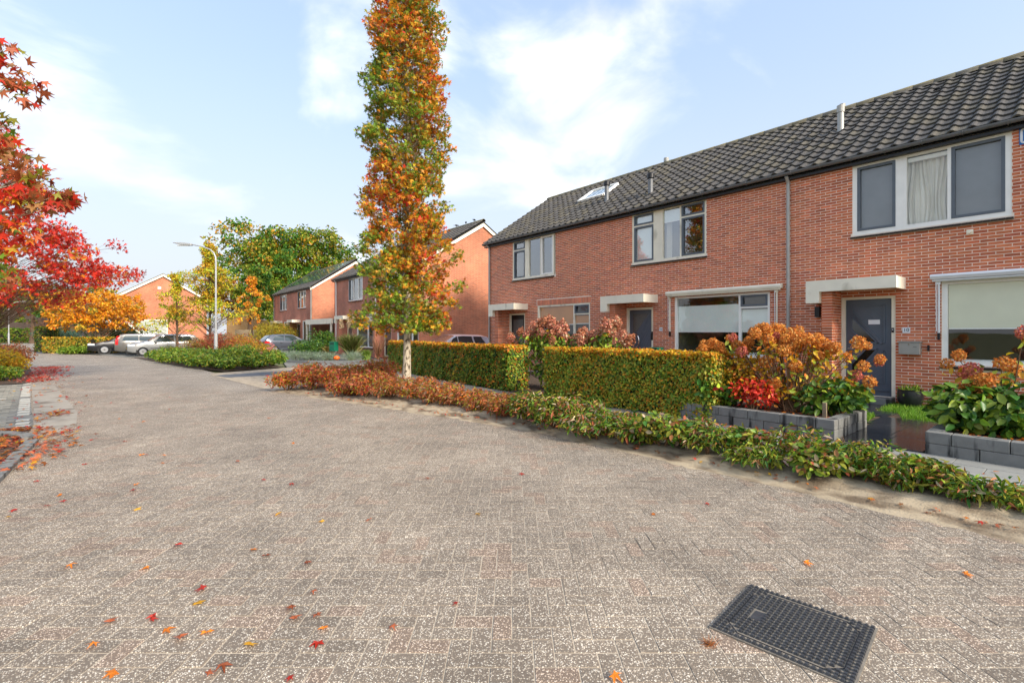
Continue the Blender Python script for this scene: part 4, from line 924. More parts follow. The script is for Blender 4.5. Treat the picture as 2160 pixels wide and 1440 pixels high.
wn = part('window', M['white'], g2, (-1.4, 1.2, -.06, -.01, 3.6, 5.4)); 
for a in (-1.25, .0): part('pane', M['glassd'], wn, (a, a+1.08, -.075, -.062, 3.75, 5.25))
g3 = gable_house('yellow_brick_garage_house', 'low pale yellow brick gable with white verge boards beside the round willow bush', (25.5, 80, 0), R(-20), 7, 8, 2.3, 5.0, M['bw_yel'], M['roofdark'])
# thatched farmhouse and boarded barn at the end of the street
th = thing('thatched_farmhouse', 'long low farmhouse with deep dark thatched roof behind a clipped hedge', 'house', (-16, 122, 0), R(8))
b = MB(); b.box(-22, 8.5, 0, 9, 0, 2.3); b.build('wall', M['boards'], th)
b = MB(); b.add([(-23,-.8,2.0),(9.4,-.8,2.0),(9.4,10,2.0),(-23,10,2.0),(-18,4.5,9.2),(4.6,4.5,9.2)], [(0,1,5,4),(1,2,5),(2,3,4,5),(3,0,4),(3,2,1,0)]); b.build('roof', M['thatch'], th)
b = MB(); b.bar((9.45,-.85,2.1), (4.6,4.5,9.35), .9, .3); b.build('hip_ridge', M['tile'] if False else mat('ridge_cap', S(150,136,116), .9), th)
b = MB(); b.box(-3.4, -.8, -.05, .02, .4, 2.0); w_ = b.build('window', M['cream'], th); part('pane', M['glassd'], w_, (-3.1, -1.1, -.07, -.052, .6, 1.8)); part('brick_bay', mat('ochre_brick', S(168,140,92), .9, .2), th, (2.5, 8.3, -.1, -.002, 0, 1.95))
gb = gable_house('boarded_barn', 'black boarded barn gable with white edge next to the thatched roof', (-2.5, 126, 0), R(-14), 12, 14, 3.0, 8.8, M['boards'], M['roofdark'], over=.2)
for i in range(18): part('board_strip', M['boards'], gb, (-5.8+i*.66, -5.72+i*.66, -.04, -.002, 0, min(3.0+(5.8-abs(-5.8+i*.66))*.95, 8.3)))
hut = gable_house('garden_playhouse', 'tiny playhouse with red roof and white bargeboards behind the orange tree', (1.2, 61, 0), R(10), 1.6, 1.6, 1.9, 2.7, M['boards'], mat('red_roof', S(170,44,40), .6), over=.25)
hut['category'] = 'playhouse'
# ------------------------------------------------------------------ vegetation
GRN, DGRN, LGRN, OLV = np.array(S(112,144,40)), np.array(S(66,112,40)), np.array(S(164,184,64)), np.array(S(150,146,46))
ORG, RED, DRED, YEL, GLD, BRN, RUST, PINK, CRM = (np.array(S(*c)) for c in ((232,134,40),(220,62,44),(170,44,40),(236,192,44),(218,164,44),(166,114,70),(196,108,68),(214,136,118),(220,198,162)))
def lump(n, seed):
    r_ = np.random.default_rng(seed); return r_
def tree(name, label, base, trunk_h, trunk_r, clusters, leaf, palettes, cat='tree', group=None, barkm=None, limbs=True, lean=(0, 0), along_down=.35, lmat=None, thin=1.0):
    """clusters: list of (x,y,z,r,n,palette index) relative to base; limbs run from the trunk to each cluster"""
    root = thing(name, label, cat, base, 0, group); bk = barkm or M['barkd']
    b = MB(); hh = trunk_h; pts = []; rs = []
    for i in range(9):
        u = i/8; pts.append((lean[0]*u+.03*math.sin(u*5), lean[1]*u+.03*math.cos(u*4)-.03, hh*u)); rs.append(trunk_r*(1.25 if i == 0 else 1-.85*u))
    b.tube(pts, rs, 10)
    if limbs:
        for (x, y, z, r_, n_, p_) in clusters:
            zt = min(max(z-math.hypot(x, y)*random.uniform(.35, .75), hh*.16), hh*.97); u = zt/hh; st_ = Vector((lean[0]*u, lean[1]*u, zt)); en = Vector((x, y, z)); md = (st_+en)/2+Vector((random.gauss(0,.06), random.gauss(0,.06), .10*(en-st_).length))
            r0 = max(.008, trunk_r*.30*(1-u*.6)*thin); b.tube([st_, md, en], [r0, r0*.6, max(.004, r0*.18)], 5, cap=False)
            for k in range(3):
                e2 = en+Vector(unit(rng.normal(size=(1, 3)))[0])*r_*.8; b.tube([md.lerp(en, .6), e2], [r0*.3, .003], 4, cap=False)
    b.build('trunk', bk, root, smooth=True)
    P, C, D_ = [], [], []
    for (x, y, z, r_, n_, p_) in clusters:
        d = unit(rng.normal(size=(n_, 3)))*(rng.random((n_, 1))**.45)*r_*np.array([1, 1, .75]); P.append(np.array([x, y, z])+d); C.append(pal(n_, palettes[p_]))
        o_ = np.array([x, y, 0.0]); D_.append(np.repeat((o_/max(np.linalg.norm(o_), .3)*.5-np.array([0, 0, along_down*2]))[None], n_, 0)+d/max(r_, .01)*.4)
    P = np.concatenate(P); C = np.concatenate(C); D_ = np.concatenate(D_)
    tm, s0, s1 = leaf
    link('crown', leafmesh('crown', P, rng.uniform(s0, s1, len(P)), C, tm, lmat or M['leaf'], along=D_), root)
    return root
# columnar sweetgum in the bed
cl = []
for i in range(980):
    z = 1.75+10.4*(i+rng.random())/980; a = rng.random()*2*math.pi
    Rz = np.interp(z, [1.7, 2.3, 3.2, 5, 7.5, 10, 12.2], [.95, 1.12, 1.14, 1.08, .98, .90, .45])*(1+.13*math.sin(z*4.1+a*2)+.06*math.sin(z*9+a))
    rr = Rz*(rng.random()**.42)
    if z < 2.3 and rr < .35: rr += .4
    t_ = .5+.5*math.sin(z*1.3+a*1.0+1.1)+rng.normal()*.28; side = math.cos(a-R(150))
    p_ = 0 if t_+side*.25 > .86 else (1 if t_ > .42 else (2 if t_ > .08 else 3))
    rr *= .93; z = 1.6+(z-1.75)*.93
    cl.append((rr*math.cos(a), rr*math.sin(a), z, .19+.06*rng.random(), 38, p_))
for (a, r_, z) in ((R(140), 1.3, 1.95), (R(150), 1.05, 1.75), (R(-40), .75, 1.7), (R(-30), .55, 1.85), (R(-45), 1.35, 2.7), (R(-40), 1.28, 3.4)):
    for k in range(3): cl.append((r_*math.cos(a)+rng.normal()*.1, r_*math.sin(a)+rng.normal()*.1, z+rng.normal()*.1, .2, 24, 1 if k else 0))
pals = [[(GRN, 5), (LGRN*.9, 2), (OLV, 2), (GLD*.8, 1)], [(OLV, 4), (GLD, 3), (GRN, 3), (ORG, 1.6)], [(ORG, 4), (GLD, 3), (OLV, 3), (GRN, 1), (RED, .5)], [(RED, 1.8), (ORG, 4), (RUST, 1), (GLD, 2), (OLV, 1.5)]]
tree('sweetgum_tree', 'slender columnar tree with orange, red and green star-shaped leaves and pale trunk', (5.67, 11.0, .05), 11.0, .095, cl, (STAR, .06, .083), pals, barkm=M['bark'], thin=.3)
# sweetgum with its trunk beside the parking bay, red-brown branches over the road
cl = []
for (x, y, z, r_, n_, p_) in [(-.95,8.05,4.8,.22,34,0),(-.80,7.92,4.4,.26,60,0),(-.98,8.05,3.95,.2,22,1),(-.90,8.0,3.55,.30,70,2),(-.70,7.83,3.38,.24,46,2),(-.8,7.9,3.12,.28,80,3),(-.58,7.73,3.05,.17,34,0),(-.46,7.65,3.08,.15,30,0),(-.35,7.56,3.12,.14,28,0),(-.88,7.98,2.8,.26,70,3),(-.92,8.0,2.5,.2,34,3),(-1.0,8.1,2.2,.22,40,1)]:
    cl.append((x+1.95, y-9.2, z, r_, n_, p_))
for i in range(90):
    a = rng.random()*2*math.pi; z = 2.4+5.2*rng.random(); r_ = (1.5-.16*(z-2.4))*rng.random()**.5
    x, y = r_*math.cos(a)-.35, r_*math.sin(a)*1.0+.2
    if (x-1.95) > -1.35: x = -.6-rng.random()*.8
    cl.append((x, y, z, .3, 34, int(rng.integers(0, 4))))
pr = [[(RUST*.75, 4), (RED*.8, 3), (BRN, 2), (OLV*.9, 1)], [(OLV, 3), (GRN, 2), (RUST, 2), (YEL, .5)], [(RUST*.8, 4), (BRN, 3), (OLV, 2), (RED, 1)], [(RED, 5), (ORG*.9, 3), (RUST, 2), (GRN, .4), (YEL, .4)]]
tree('sweetgum_tree', 'tree with big red-brown star leaves, its boughs hanging over the leaf-strewn kerb', (-1.95, 9.2, .02), 7.4, .12, cl, (STAR, .075, .105), pr, barkm=M['bark'])
# fiery red tree beyond the parking bay
cl = []
lay = [(2.3, 2.2), (2.9, 3.3), (3.4, 4.05), (4.0, 3.6), (4.6, 3.2), (5.2, 2.2), (6.0, 1.7), (6.8, 1.2), (7.6, .7)]
for i in range(400):
    z = 2.45+5.6*rng.random()**1.3; Rm_ = np.interp(z, [q[0] for q in lay], [q[1] for q in lay]); a = rng.random()*2*math.pi; r_ = Rm_*rng.random()**.55
    cl.append((r_*math.cos(a), r_*math.sin(a), z+.05*r_+rng.normal()*.12, .30+.12*rng.random(), 34, int(rng.choice([0, 0, 0, 1, 2, 2, 3]))))
for (x, y, z) in ((3.05,-2.5,3.5),(2.9,-2.4,3.3),(2.7,-2.2,3.6),(2.5,-2.2,3.1),(2.3,-1.9,4.0),(2.2,-1.8,4.6),(2.0,-1.7,4.3),(2.6,-2.1,4.1),(2.75,-2.35,3.15),(1.9,-1.5,3.6),(1.6,-1.3,3.9),(1.4,-1.0,3.0),(1.2,-1.0,4.2),(2.1,-1.8,3.3)): cl += [(x, y, z, .36, 60, 0), (x-.3, y+.1, z+.2, .3, 40, 2)]
pr2 = [[(RED, 5), (DRED*1.2, 2), (ORG*.9, 1.2)], [(ORG, 3), (RED, 2), (GLD, 1), (OLV, 1)], [(DRED*1.3, 3), (RED, 4), (PINK*.7, 1)], [(RUST, 2), (OLV, 2), (ORG, 2)]]
tree('red_autumn_tree', 'spreading tree in fiery red leaf growing from the yellow shrub bed', (-3.11, 22.0, .02), 7.6, .13, cl, (STAR, .075, .105), pr2, along_down=.1, thin=.35)
# orange tree behind the low hedge
cl = []
for i in range(300):
    a = rng.random()*2*math.pi; r_ = 3.2*rng.random()**.5; z = 2.0+2.9*rng.random()**.8-.16*r_*(rng.random()-.1)
    cl.append((r_*math.cos(a), r_*math.sin(a), max(1.5, z), .34, 30, 0 if rng.random() < .92 else 1))
tree('orange_autumn_tree', 'low wide tree in bright orange leaf behind the clipped golden hedge', (-.81, 52.5, .02), 3.6, .30, cl, (OVATE, .16, .26), [[(np.array(S(240,156,30)), 5), (GLD, 2), (ORG, 2)], [(OLV, 1), (GLD, 1)]], barkm=M['bark'], thin=.25)
# young yellow-green trees by the street lamp
def young(label, base, h, wid, n, pals_, z0=.28, group='young trees behind the lamp bed', leaf=(.10, .17)):
    cl = []
    for i in range(n):
        u = rng.random()**.85; z = h*(z0+(1-z0)*u); Rm_ = wid*(1-u)**.7*(.65+.45*math.sin(u*14)); a = rng.random()*2*math.pi; r_ = abs(Rm_)*rng.random()**.5
        cl.append((r_*math.cos(a), r_*math.sin(a), z+.12*r_, .26, 20, 0 if rng.random() < .6 else 1))
    tree('young_tree', label, base, h*.95, .09, cl, (OVATE, *leaf), pals_, group=group, thin=.6)
ygp = [[(np.array(S(188,190,44)), 5), (LGRN*.95, 3), (YEL, 2)], [(GLD, 3), (YEL, 2), (np.array(S(176,130,40)), 2)]]
young('taller yellow-green young tree with loose layered branches rising behind the lamp post', (5.2, 38.5, .02), 7.5, 2.9, 460, ygp)
young('small thin young tree with sparse golden-green branches in front of the brick gable', (3.38, 38.75, .02), 5.4, 2.2, 130, ygp)
young('half bare young tree with orange leaves beside the yellow brick house', (11.3, 56, 0), 7.4, 2.6, 70, [[(GLD, 3), (ORG, 2)], [(ORG, 2), (YEL, 1)]], leaf=(.16, .26))
def bigtree(label, base, h, wid, n, per, pals_, leaf, z0=.2, name='broadleaf_tree', group='trees behind the houses', tr=.35, flat=1.0):
    cl = []
    lob = [(rng.normal()*.45*wid, rng.normal()*.45*wid, h*(z0+.25+.55*rng.random()), wid*(.42+.25*rng.random())) for _ in range(9)]+[(0, 0, h*.62, wid*.7)]
    for i in range(n):
        L_ = lob[i % len(lob)]; d = unit(rng.normal(size=(1, 3)))[0]*L_[3]*rng.random()**.35
        z = min(max(L_[2]+d[2]*flat, h*z0), h); cl.append((L_[0]+d[0], L_[1]+d[1], z, wid*.14, per, int(rng.integers(0, len(pals_)))))
    tree(name, label, base, h*.85, tr, cl, (OVATE, *leaf), pals_, group=group, limbs=False)
bigtree('tall full green tree turning yellow behind the solar panel roof', (22.5, 79, 0), 16.8, 8.2, 560, 48, [[(GRN*.9, 4), (OLV, 3)], [(OLV, 3), (GLD*.85, 3), (GRN, 2)], [(DGRN*1.1, 4), (GRN, 2)]], (.32, .55))
bigtree('dark bushy tree filling the gap left of the solar panel house', (13.5, 68, 0), 9.5, 4.0, 130, 40, [[(DGRN, 4), (GRN, 2)], [(GRN*.8, 2), (OLV, 2)]], (.25, .4))
bigtree('autumn brown tree behind the yellow brick house', (16.5, 96, 0), 11, 5.0, 120, 36, [[(RUST*.8, 2), (OLV, 2), (GLD*.7, 2)]], (.3, .5))
bigtree('dark evergreen tree rising behind the orange tree', (-3.0, 66, 0), 6.8, 2.6, 130, 44, [[(DGRN*.6, 4), (DGRN*.8, 2)]], (.14, .26), z0=.03)
bigtree('olive tree beside the thatched roof', (-8.6, 98, 0), 9.0, 4.0, 90, 36, [[(OLV*.7, 3), (GRN*.7, 2)]], (.3, .45), z0=.25)
bigtree('golden tree far behind the boarded barn', (-4, 150, 0), 12, 6.0, 90, 36, [[(GLD*.9, 3), (OLV, 2)]], (.5, .8))
bigtree('brown hazy tree row end behind the thatched farmhouse', (-26, 150, 0), 11, 7.0, 90, 36, [[(OLV*.7, 3), (RUST*.6, 2)]], (.5, .8))
# ---- shrubs
def shrub(name, label, base, rx, ry, h, n, palette, leaf, tm=OVATE, group=None, m=None, stems=7, up=.5, blobs=7, cat='shrub', along=None, jit=.9):
    root = thing(name, label, cat, base, 0, group)
    b = MB(); tips = []
    for k in range(stems):
        a = rng.random()*2*math.pi; r_ = rng.random()**.5*.8; t_ = Vector((rx*r_*math.cos(a), ry*r_*math.sin(a), h*(.6+.35*rng.random()))); tips.append(t_)
        s_ = Vector((t_.x*.2, t_.y*.2, 0)); b.tube([s_, (s_+t_)/2+Vector((t_.x*.15, t_.y*.15, .05*h)), t_], [.012*(.5+h), .008*(.5+h), .002], 5, cap=False)
    b.build('stems', M['twig'], root)
    B = []
    for k in range(blobs):
        a = 2*math.pi*k/blobs+rng.normal()*.4; r_ = .55*rng.random()**.4+.1 if k else 0
        B.append((rx*r_*math.cos(a), ry*r_*math.sin(a), h*(.42+.22*rng.random()), .52+.2*rng.random()))
    k = rng.integers(0, blobs, n); bb = np.array(B)[k]; d = unit(rng.normal(size=(n, 3))); rad = rng.random((n, 1))**.3
    P = bb[:, :3]+d*rad*bb[:, 3:4]*np.array([rx*.85, ry*.85, h*.55]); low = P[:, 2] < .03*h; P[low, 2] = rng.random(low.sum())*h*.35+.01
    nrm = d*.6+np.array([0, 0, up]); al = d*np.array([1, 1, .25])+np.array([0, 0, -.1]) if along is None else d*.5+np.array(along)
    C = pal(n, palette)
    link('foliage', leafmesh('foliage', P, rng.uniform(*leaf, n), C, tm, m or M['leaf'], nrm=nrm, jit=jit, along=al), root)
    return root
# red spiraea bed round the tree trunk
redp = [(RED*.6, 1.6), (RUST*.9, 4), (BRN, 3), (ORG*.75, 1.5), (OLV, 2.2), (PINK*.7, 1.2)]; rusp = [(RUST*.9, 3), (BRN, 3), (OLV, 2), (ORG*.7, 1.2), (CRM*.6, .6)]
spots = [(3.75,14.2,.42,.62),(4.2,13.6,.5,.8),(4.55,12.9,.5,.8),(4.35,14.2,.5,.82),(4.9,13.7,.55,.86),(5.0,12.4,.52,.80),(5.45,13.1,.55,.86),(5.25,11.7,.5,.72),(5.7,12.3,.5,.84),(5.35,14.0,.5,.8),(4.5,11.9,.4,.55),(4.75,11.2,.42,.56),(5.9,13.0,.4,.82)]
for i, (x, y, r_, h) in enumerate(spots):
    shrub('spiraea_shrub', 'red and russet spiraea shrub massed at the foot of the columnar tree', (x, y, .02), r_*rng.uniform(.9, 1.15), r_*rng.uniform(.9, 1.15), h*rng.uniform(.8, 1.2), 1600, redp if i % 3 else [(OLV, 2), (RUST, 3), (GLD*.8, 2), (RED*.8, 1)], (.05, .10), LANCE, 'red shrubs round the tree')
for i, (x, y, r_, h) in enumerate([(5.05,10.6,.4,.5),(5.6,10.9,.42,.55),(5.35,10.0,.42,.5),(5.85,10.2,.4,.52),(5.35,9.2,.4,.45),(5.8,9.3,.42,.48),(5.55,8.5,.4,.42),(5.9,8.2,.36,.4),(5.6,7.7,.38,.40),(5.9,7.3,.36,.42),(5.55,7.0,.36,.38),(5.95,6.75,.36,.42)]):
    shrub('spiraea_shrub', 'rust brown wilting spiraea shrub in the sandy strip past the tree', (x, y, .05), r_, r_, h, 1100, rusp, (.05, .10), LANCE, 'brown shrubs past the tree')
gbp = [(OLV*.95, 4), (GRN*.9, 3), (DGRN*.9, 2), (RUST*.8, 1.1), (BRN, 1.6), (CRM*.7, 1.1), (PINK*.5, .3)]
for i, (x, y, r_, h) in enumerate([(5.75,6.3,.42,.50),(6.0,5.9,.4,.5),(5.65,5.6,.42,.46),(6.0,5.2,.4,.45),(5.72,4.8,.38,.38),(6.05,4.5,.36,.36),(5.75,4.2,.36,.34)]):
    shrub('low_shrub', 'straggly green and bronze low shrub opposite the clipped beech hedge', (x-.12+rng.normal()*.05, y, .06), r_*rng.uniform(.85, 1.15), r_*rng.uniform(.85, 1.15), h*rng.uniform(.75, 1.3), 1200, gbp, (.06, .12), LANCE, 'low shrubs opposite the hedge')
nearp = [(GRN*.9, 3.5), (DGRN*.9, 2), (OLV, 3), (LGRN*.8, 1.2), (RUST*.7, .5), (CRM*.6, .6), (BRN, 1.0)]
for i, (x, y, r_, h) in enumerate([(5.85,3.75,.34,.34),(6.1,3.45,.3,.36),(5.9,3.15,.32,.30),(6.12,2.8,.3,.30),(5.9,2.55,.3,.28),(6.12,2.2,.3,.36),(5.95,1.9,.3,.30),(6.14,1.6,.28,.33),(5.98,1.35,.28,.27),(6.12,1.05,.25,.24),(6.0,.78,.25,.20),(6.1,.45,.22,.16),(6.0,.1,.22,.14)]):
    shrub('low_shrub', 'leafy olive and green low shrub opposite the concrete planters', (x-.10+rng.normal()*.05, y, .08), r_*rng.uniform(.85, 1.2), r_*rng.uniform(.85, 1.2), h*rng.uniform(.75, 1.5), 760, nearp, (.05, .10), LANCE if i % 3 else OVATE, 'low shrubs opposite the planters', M['leafshiny'] if i % 2 else None)
# ---- clipped hedges
def hedge(label, pts, th, h, dens, palette, top, leaf, group=None, bulge=.05, name='hedge', z0=.03):
    """pts: centre line; leaves on every face, twiggy core"""
    pts = [np.array(p, float) for p in pts]; root = thing(name, label, 'hedge', (pts[0][0], pts[0][1], z0), 0, group); o = pts[0]
    P, Nn, T = [], [], []
    core = MB()
    for a, b_ in zip(pts[:-1], pts[1:]):
        d = b_-a; ln = np.linalg.norm(d); d /= ln; n_ = np.array([-d[1], d[0]])
        A0 = a-o; c_ = [A0+n_*(th/2-.09), A0-n_*(th/2-.09), A0+d*ln-n_*(th/2-.09), A0+d*ln+n_*(th/2-.09)]
        core.add([(*q, .02) for q in c_]+[(*q, h-.1) for q in c_], [(4,7,6,5),(0,1,5,4),(1,2,6,5),(2,3,7,6),(3,0,4,7)])
        for side in (-1, 1):
            k = int(ln*h*dens); u = rng.random(k)*ln; v = rng.random(k)*h; off = th/2-np.abs(rng.normal(size=k))*.05+bulge*np.sin(u*3.1+v*2.3)*.5+bulge*.4*np.sin(u*9+v*7)
            P.append(np.c_[A0[0]+d[0]*u+n_[0]*side*off, A0[1]+d[1]*u+n_[1]*side*off, v]); Nn.append(np.repeat([[n_[0]*side, n_[1]*side, .3]], k, 0)); T.append(np.zeros(k))
        k = int(ln*th*dens*1.1); u = rng.random(k)*ln; v = (rng.random(k)-.5)*th; P.append(np.c_[A0[0]+d[0]*u+n_[0]*v, A0[1]+d[1]*u+n_[1]*v, h-np.abs(rng.normal(size=k))*.04+.018*np.sin(u*8)+.012*np.sin(u*21+v*9)]); Nn.append(np.repeat([[0, 0, 1.0]], k, 0)); T.append(np.ones(k))
    for e, sgn, nx in ((pts[0]-o, -1, pts[1]-pts[0]), (pts[-1]-o, 1, pts[-1]-pts[-2])):
        d = nx/np.linalg.norm(nx); n_ = np.array([-d[1], d[0]]); k = int(th*h*dens); u = (rng.random(k)-.5)*th; v = rng.random(k)*h; off = sgn*(.04-np.abs(rng.normal(size=k))*.05)
        P.append(np.c_[e[0]+n_[0]*u+d[0]*off, e[1]+n_[1]*u+d[1]*off, v]); Nn.append(np.repeat([[d[0]*sgn, d[1]*sgn, .2]], k, 0)); T.append(np.zeros(k))
    P = np.concatenate(P); Nn = np.concatenate(Nn); T = np.concatenate(T); n = len(P)
    C = pal(n, palette); gold = pal(n, top); topness = np.clip((P[:, 2]-h*.86)/(h*.14), 0, 1)+T*.5
    patch = .5+.5*np.sin(P[:, 0]*2.3+P[:, 1]*1.9)*np.sin(P[:, 1]*.9+P[:, 2]*2.0+1)
    pick = rng.random(n) < np.clip(topness*.75+patch**3*.35, 0, 1); C[pick] = gold[pick]
    core.build('core', mat('hedge_core', S(38,34,22), .95, .3, 14.0), root)
    link('foliage', leafmesh('foliage', P, rng.uniform(*leaf, n), C, OVATE, M['leaf'], nrm=Nn*1.1, jit=.8), root)
    return root
hp = [(GRN*1.1, 3), (OLV*1.35, 4), (GLD*.85, 2), (DGRN*.9, 1.2), (LGRN*.95, 2)]; ht = [(GLD*1.05, 4), (ORG*.95, 2), (YEL*.9, 2), (OLV, 1)]
hedge('clipped beech hedge between the gap and the concrete planter in front of number 12', [(8.33, 4.3), (8.28, 8.42)], .68, 1.16, 2600, hp, ht, (.045, .075), z0=.06)
hedge('clipped beech hedge with orange patches beyond the gap, beside the slim tree', [(8.42, 9.98), (8.6, 13.5), (9.5, 19.4)], .66, 1.16, 1500, [(GRN*1.0, 4), (OLV*1.1, 3), (DGRN, 2), (LGRN*.9, 1), (ORG*.8, .6)], [(GLD, 3), (ORG, 3.4), (YEL*.9, 1), (OLV, 1)], (.055, .09), z0=.06)
hedge('low golden-green hedge corner in front of the orange tree', [(-3.65, 51.9), (-.9, 49.3), (2.6, 49.9)], .9, 1.15, 330, [(OLV, 4), (GLD*.8, 3), (GRN*.8, 2)], [(GLD, 2), (OLV, 2)], (.11, .18))
hedge('tall narrow dark green hedge end by the grey footpath', [(-4.3, 55.0), (-3.9, 60)], .8, 2.0, 200, [(DGRN*.6, 3), (OLV*.5, 2)], [(OLV*.6, 1)], (.12, .2))
hedge('long clipped green hedge in front of the thatched farmhouse', [(-46, 110), (-9.0, 109)], 1.2, 2.1, 50, [(GRN*.75, 4), (OLV*.8, 2)], [(LGRN*.8, 2), (GRN, 2)], (.25, .4))
# ---- hydrangeas: stems, leaves, separate flower heads
def headmesh(name, palette, cone, n=260, s=1.0):
    u = rng.random(n); a = rng.random(n)*2*math.pi; z = u; r_ = (np.sqrt(np.clip(1-(2*z-1)**2, 0, 1))*.55*(1-.45*z*cone))
    P = np.c_[r_*np.cos(a), r_*np.sin(a), z*(.9+.3*cone)]*s*(.85+.15*rng.random((n, 1))); nr = np.c_[np.cos(a)*.8, np.sin(a)*.8, (z-.35)*1.2]
    return leafmesh(name, P, rng.uniform(.16, .26, n)*s, pal(n, palette, .2), TINY, M['petal'], nrm=nr, jit=.7)
def hydrangea(label, base, heads, leafpal, nleaf, leafbox, headpals, hs, cone, leafsize=(.07, .12), tm=OVATE):
    root = thing('hydrangea', label, 'hydrangea', base, 0)
    ms = [headmesh('flower_head', headpals[i % len(headpals)], cone) for i in range(6)]
    b = MB(); stp = []
    for (x, y, z) in heads:
        s0 = Vector((random.gauss(0, .06), random.gauss(0, .06), 0)); e = Vector((x, y, z)); md = Vector((x*.55, y*.55, z*.5)); b.tube([s0, md, md.lerp(e, .6)+Vector((0, 0, .03)), e], [.012, .009, .006, .004], 5, cap=False)
        for t_ in (.35, .55, .75, .9): stp.append(md.lerp(e, t_) if t_ > .5 else s0.lerp(md, t_+.3))
        o = link('flower_head', random.choice(ms), root, (x, y, z-.04)); k = hs*random.uniform(.75, 1.2); o.scale = (k, k, k*random.uniform(.85, 1.1)); o.rotation_euler = (random.gauss(0, .35), random.gauss(0, .35), random.uniform(0, 6))
    b.build('stems', M['twig'], root)
    n1 = int(nleaf*.5); i = rng.integers(0, len(stp), n1); P1 = np.array([tuple(q) for q in stp])[i]+rng.normal(size=(n1, 3))*.06
    (x0, x1, y0, y1, z0, z1) = leafbox; n2 = nleaf-n1; th_ = rng.random(n2)*2*math.pi; rr = np.sqrt(rng.random(n2)); zz = z0+(z1-z0)*rng.random(n2)
    P2 = np.c_[(x0+x1)/2+(x1-x0)/2*rr*np.cos(th_), (y0+y1)/2+(y1-y0)/2*rr*np.sin(th_), zz]; P = np.concatenate([P1, P2]); n = len(P)
    link('leaves', leafmesh('leaves', P, rng.uniform(*leafsize, n), pal(n, leafpal), tm, M['leaf'], nrm=np.repeat([[-.4, -.1, .6]], n, 0), along=np.repeat([[-.2, -.2, -.45]], n, 0)), root)
    return root
tan = [(np.array(S(222,146,66)), 4), (np.array(S(196,118,52)), 3), (np.array(S(230,174,104)), 1.4)]; pnk = [(np.array(S(204,136,112)), 3), (np.array(S(176,112,84)), 3), (CRM*.8, 1)]; brp = [(np.array(S(160,100,66)), 3), (np.array(S(186,130,100)), 2)]; rosy = [(np.array(S(204,112,104)), 3), (np.array(S(190,120,80)), 2)]
# heads laid out along the camera-facing spread of the bush (local metres)
heads = []
for i in range(74):
    w_ = rng.normal()*.62; d_ = rng.normal()*.22; z = 1.42+.34*math.exp(-((w_+.05)/.75)**2)*rng.random()**.4-.28*rng.random()+.02; heads.append((d_+.25*w_, -.95*w_+.25, max(.75, min(z-.30, 1.62))))
heads += [(.05, -.98, 1.12), (.0, -1.05, .80), (.1, -.9, .62), (.1, -1.12, .55), (-.3, .1, .45), (-.25, -.2, .75), (-.2, .3, .8), (-.1, 1.35, 1.0), (0, 1.5, 1.05), (-.05, 1.6, .95), (.05, 1.25, .98), (.1, 1.42, 1.12)]
hydrangea('tall hydrangea with many tan orange flower heads in the left planter', (8.75, 3.35, .27), heads, [(YEL*.9, 3), (GLD, 3), (LGRN*.9, 3), (ORG*.8, 1.5)], 900, (-.4, .5, -.9, 1.5, .35, 1.05), [tan, tan, tan, rosy, tan, tan], .165, .3)
hp_ = []
for i in range(44):
    y = -1.75+3.3*rng.random(); z = 1.60+.14*math.sin(y*3)-.38*rng.random()**1.4; hp_.append((rng.normal()*.22, y, z))
hp_ += [(-.5, 1.35, 1.05), (-.55, 1.42, .8), (-.5, 1.3, .55), (-.45, 1.55, 1.25), (0, -2.05, 1.35), (.05, -2.2, 1.25), (0, -2.1, 1.12), (.1, -1.75, 1.72)]
hydrangea('broad hydrangea with pinkish brown cone heads behind the beech hedges', (9.4, 9.35, .08), hp_, [(GRN*1.1, 4), (LGRN, 3), (DGRN, 2), (YEL*.8, .4)], 2300, (-.55, .5, -1.75, 1.75, .3, 1.42), [pnk, brp, pnk, pnk, brp, pnk], .27, 1.0, (.09, .15))
hr = []
for i in range(17):
    y = -1.35+1.75*rng.random(); hr.append((rng.normal()*.2-.05, y, .62+.35*rng.random()*(1 if y < -.2 else .6)))
hr += [(-.1, -.2, 1.28), (-.1, .42, .98), (-.05, .52, .86), (-.15, .35, .55), (-.1, .22, .48), (.0, -.85, 1.35), (-.05, -.62, 1.45), (-.15, .0, .9)]
hydrangea('open hydrangea with drooping tan heads in the right planter before the cream blind', (9.0, .85, .27), hr, [(YEL*.9, 3), (GLD, 2), (LGRN, 3), (ORG, 1)], 260, (-.3, .3, -1.0, .4, .3, .9), [tan, rosy, tan, tan, tan, rosy], .18, .3)
# ---- planter shrubs
laup = [(DGRN*.9, 4), (GRN*.85, 3), (LGRN*.75, 1)]
shrub('laurel_shrub', 'glossy green laurel shrub at the path end of the left planter', (9.2, 2.78, .2), .72, .50, .78, 1000, laup, (.10, .16), OVATE, None, M['leafshiny'], up=.6)
shrub('laurel_shrub', 'glossy green laurel shrub spilling over the right planter beside the path', (8.95, 1.05, .2), .65, .52, .82, 1100, laup, (.11, .17), OVATE, None, M['leafshiny'], up=.6)
shrub('peony_plant', 'soft green peony-like plant at the hedge end of the left planter', (8.32, 4.5, .27), .34, .5, .55, 520, [(GRN, 4), (DGRN*1.1, 3), (LGRN, 1), (RED*.6, .2)], (.09, .15), OVATE, None, up=.6, cat='plant')
shrub('scarlet_shrub', 'small scarlet-leaved shrub in the middle of the left planter', (8.35, 3.75, .27), .30, .36, .62, 640, [(RED, 5), (RED*.75, 3), (ORG, 1.2), (YEL, .5)], (.05, .09), OVATE, None, up=.5)
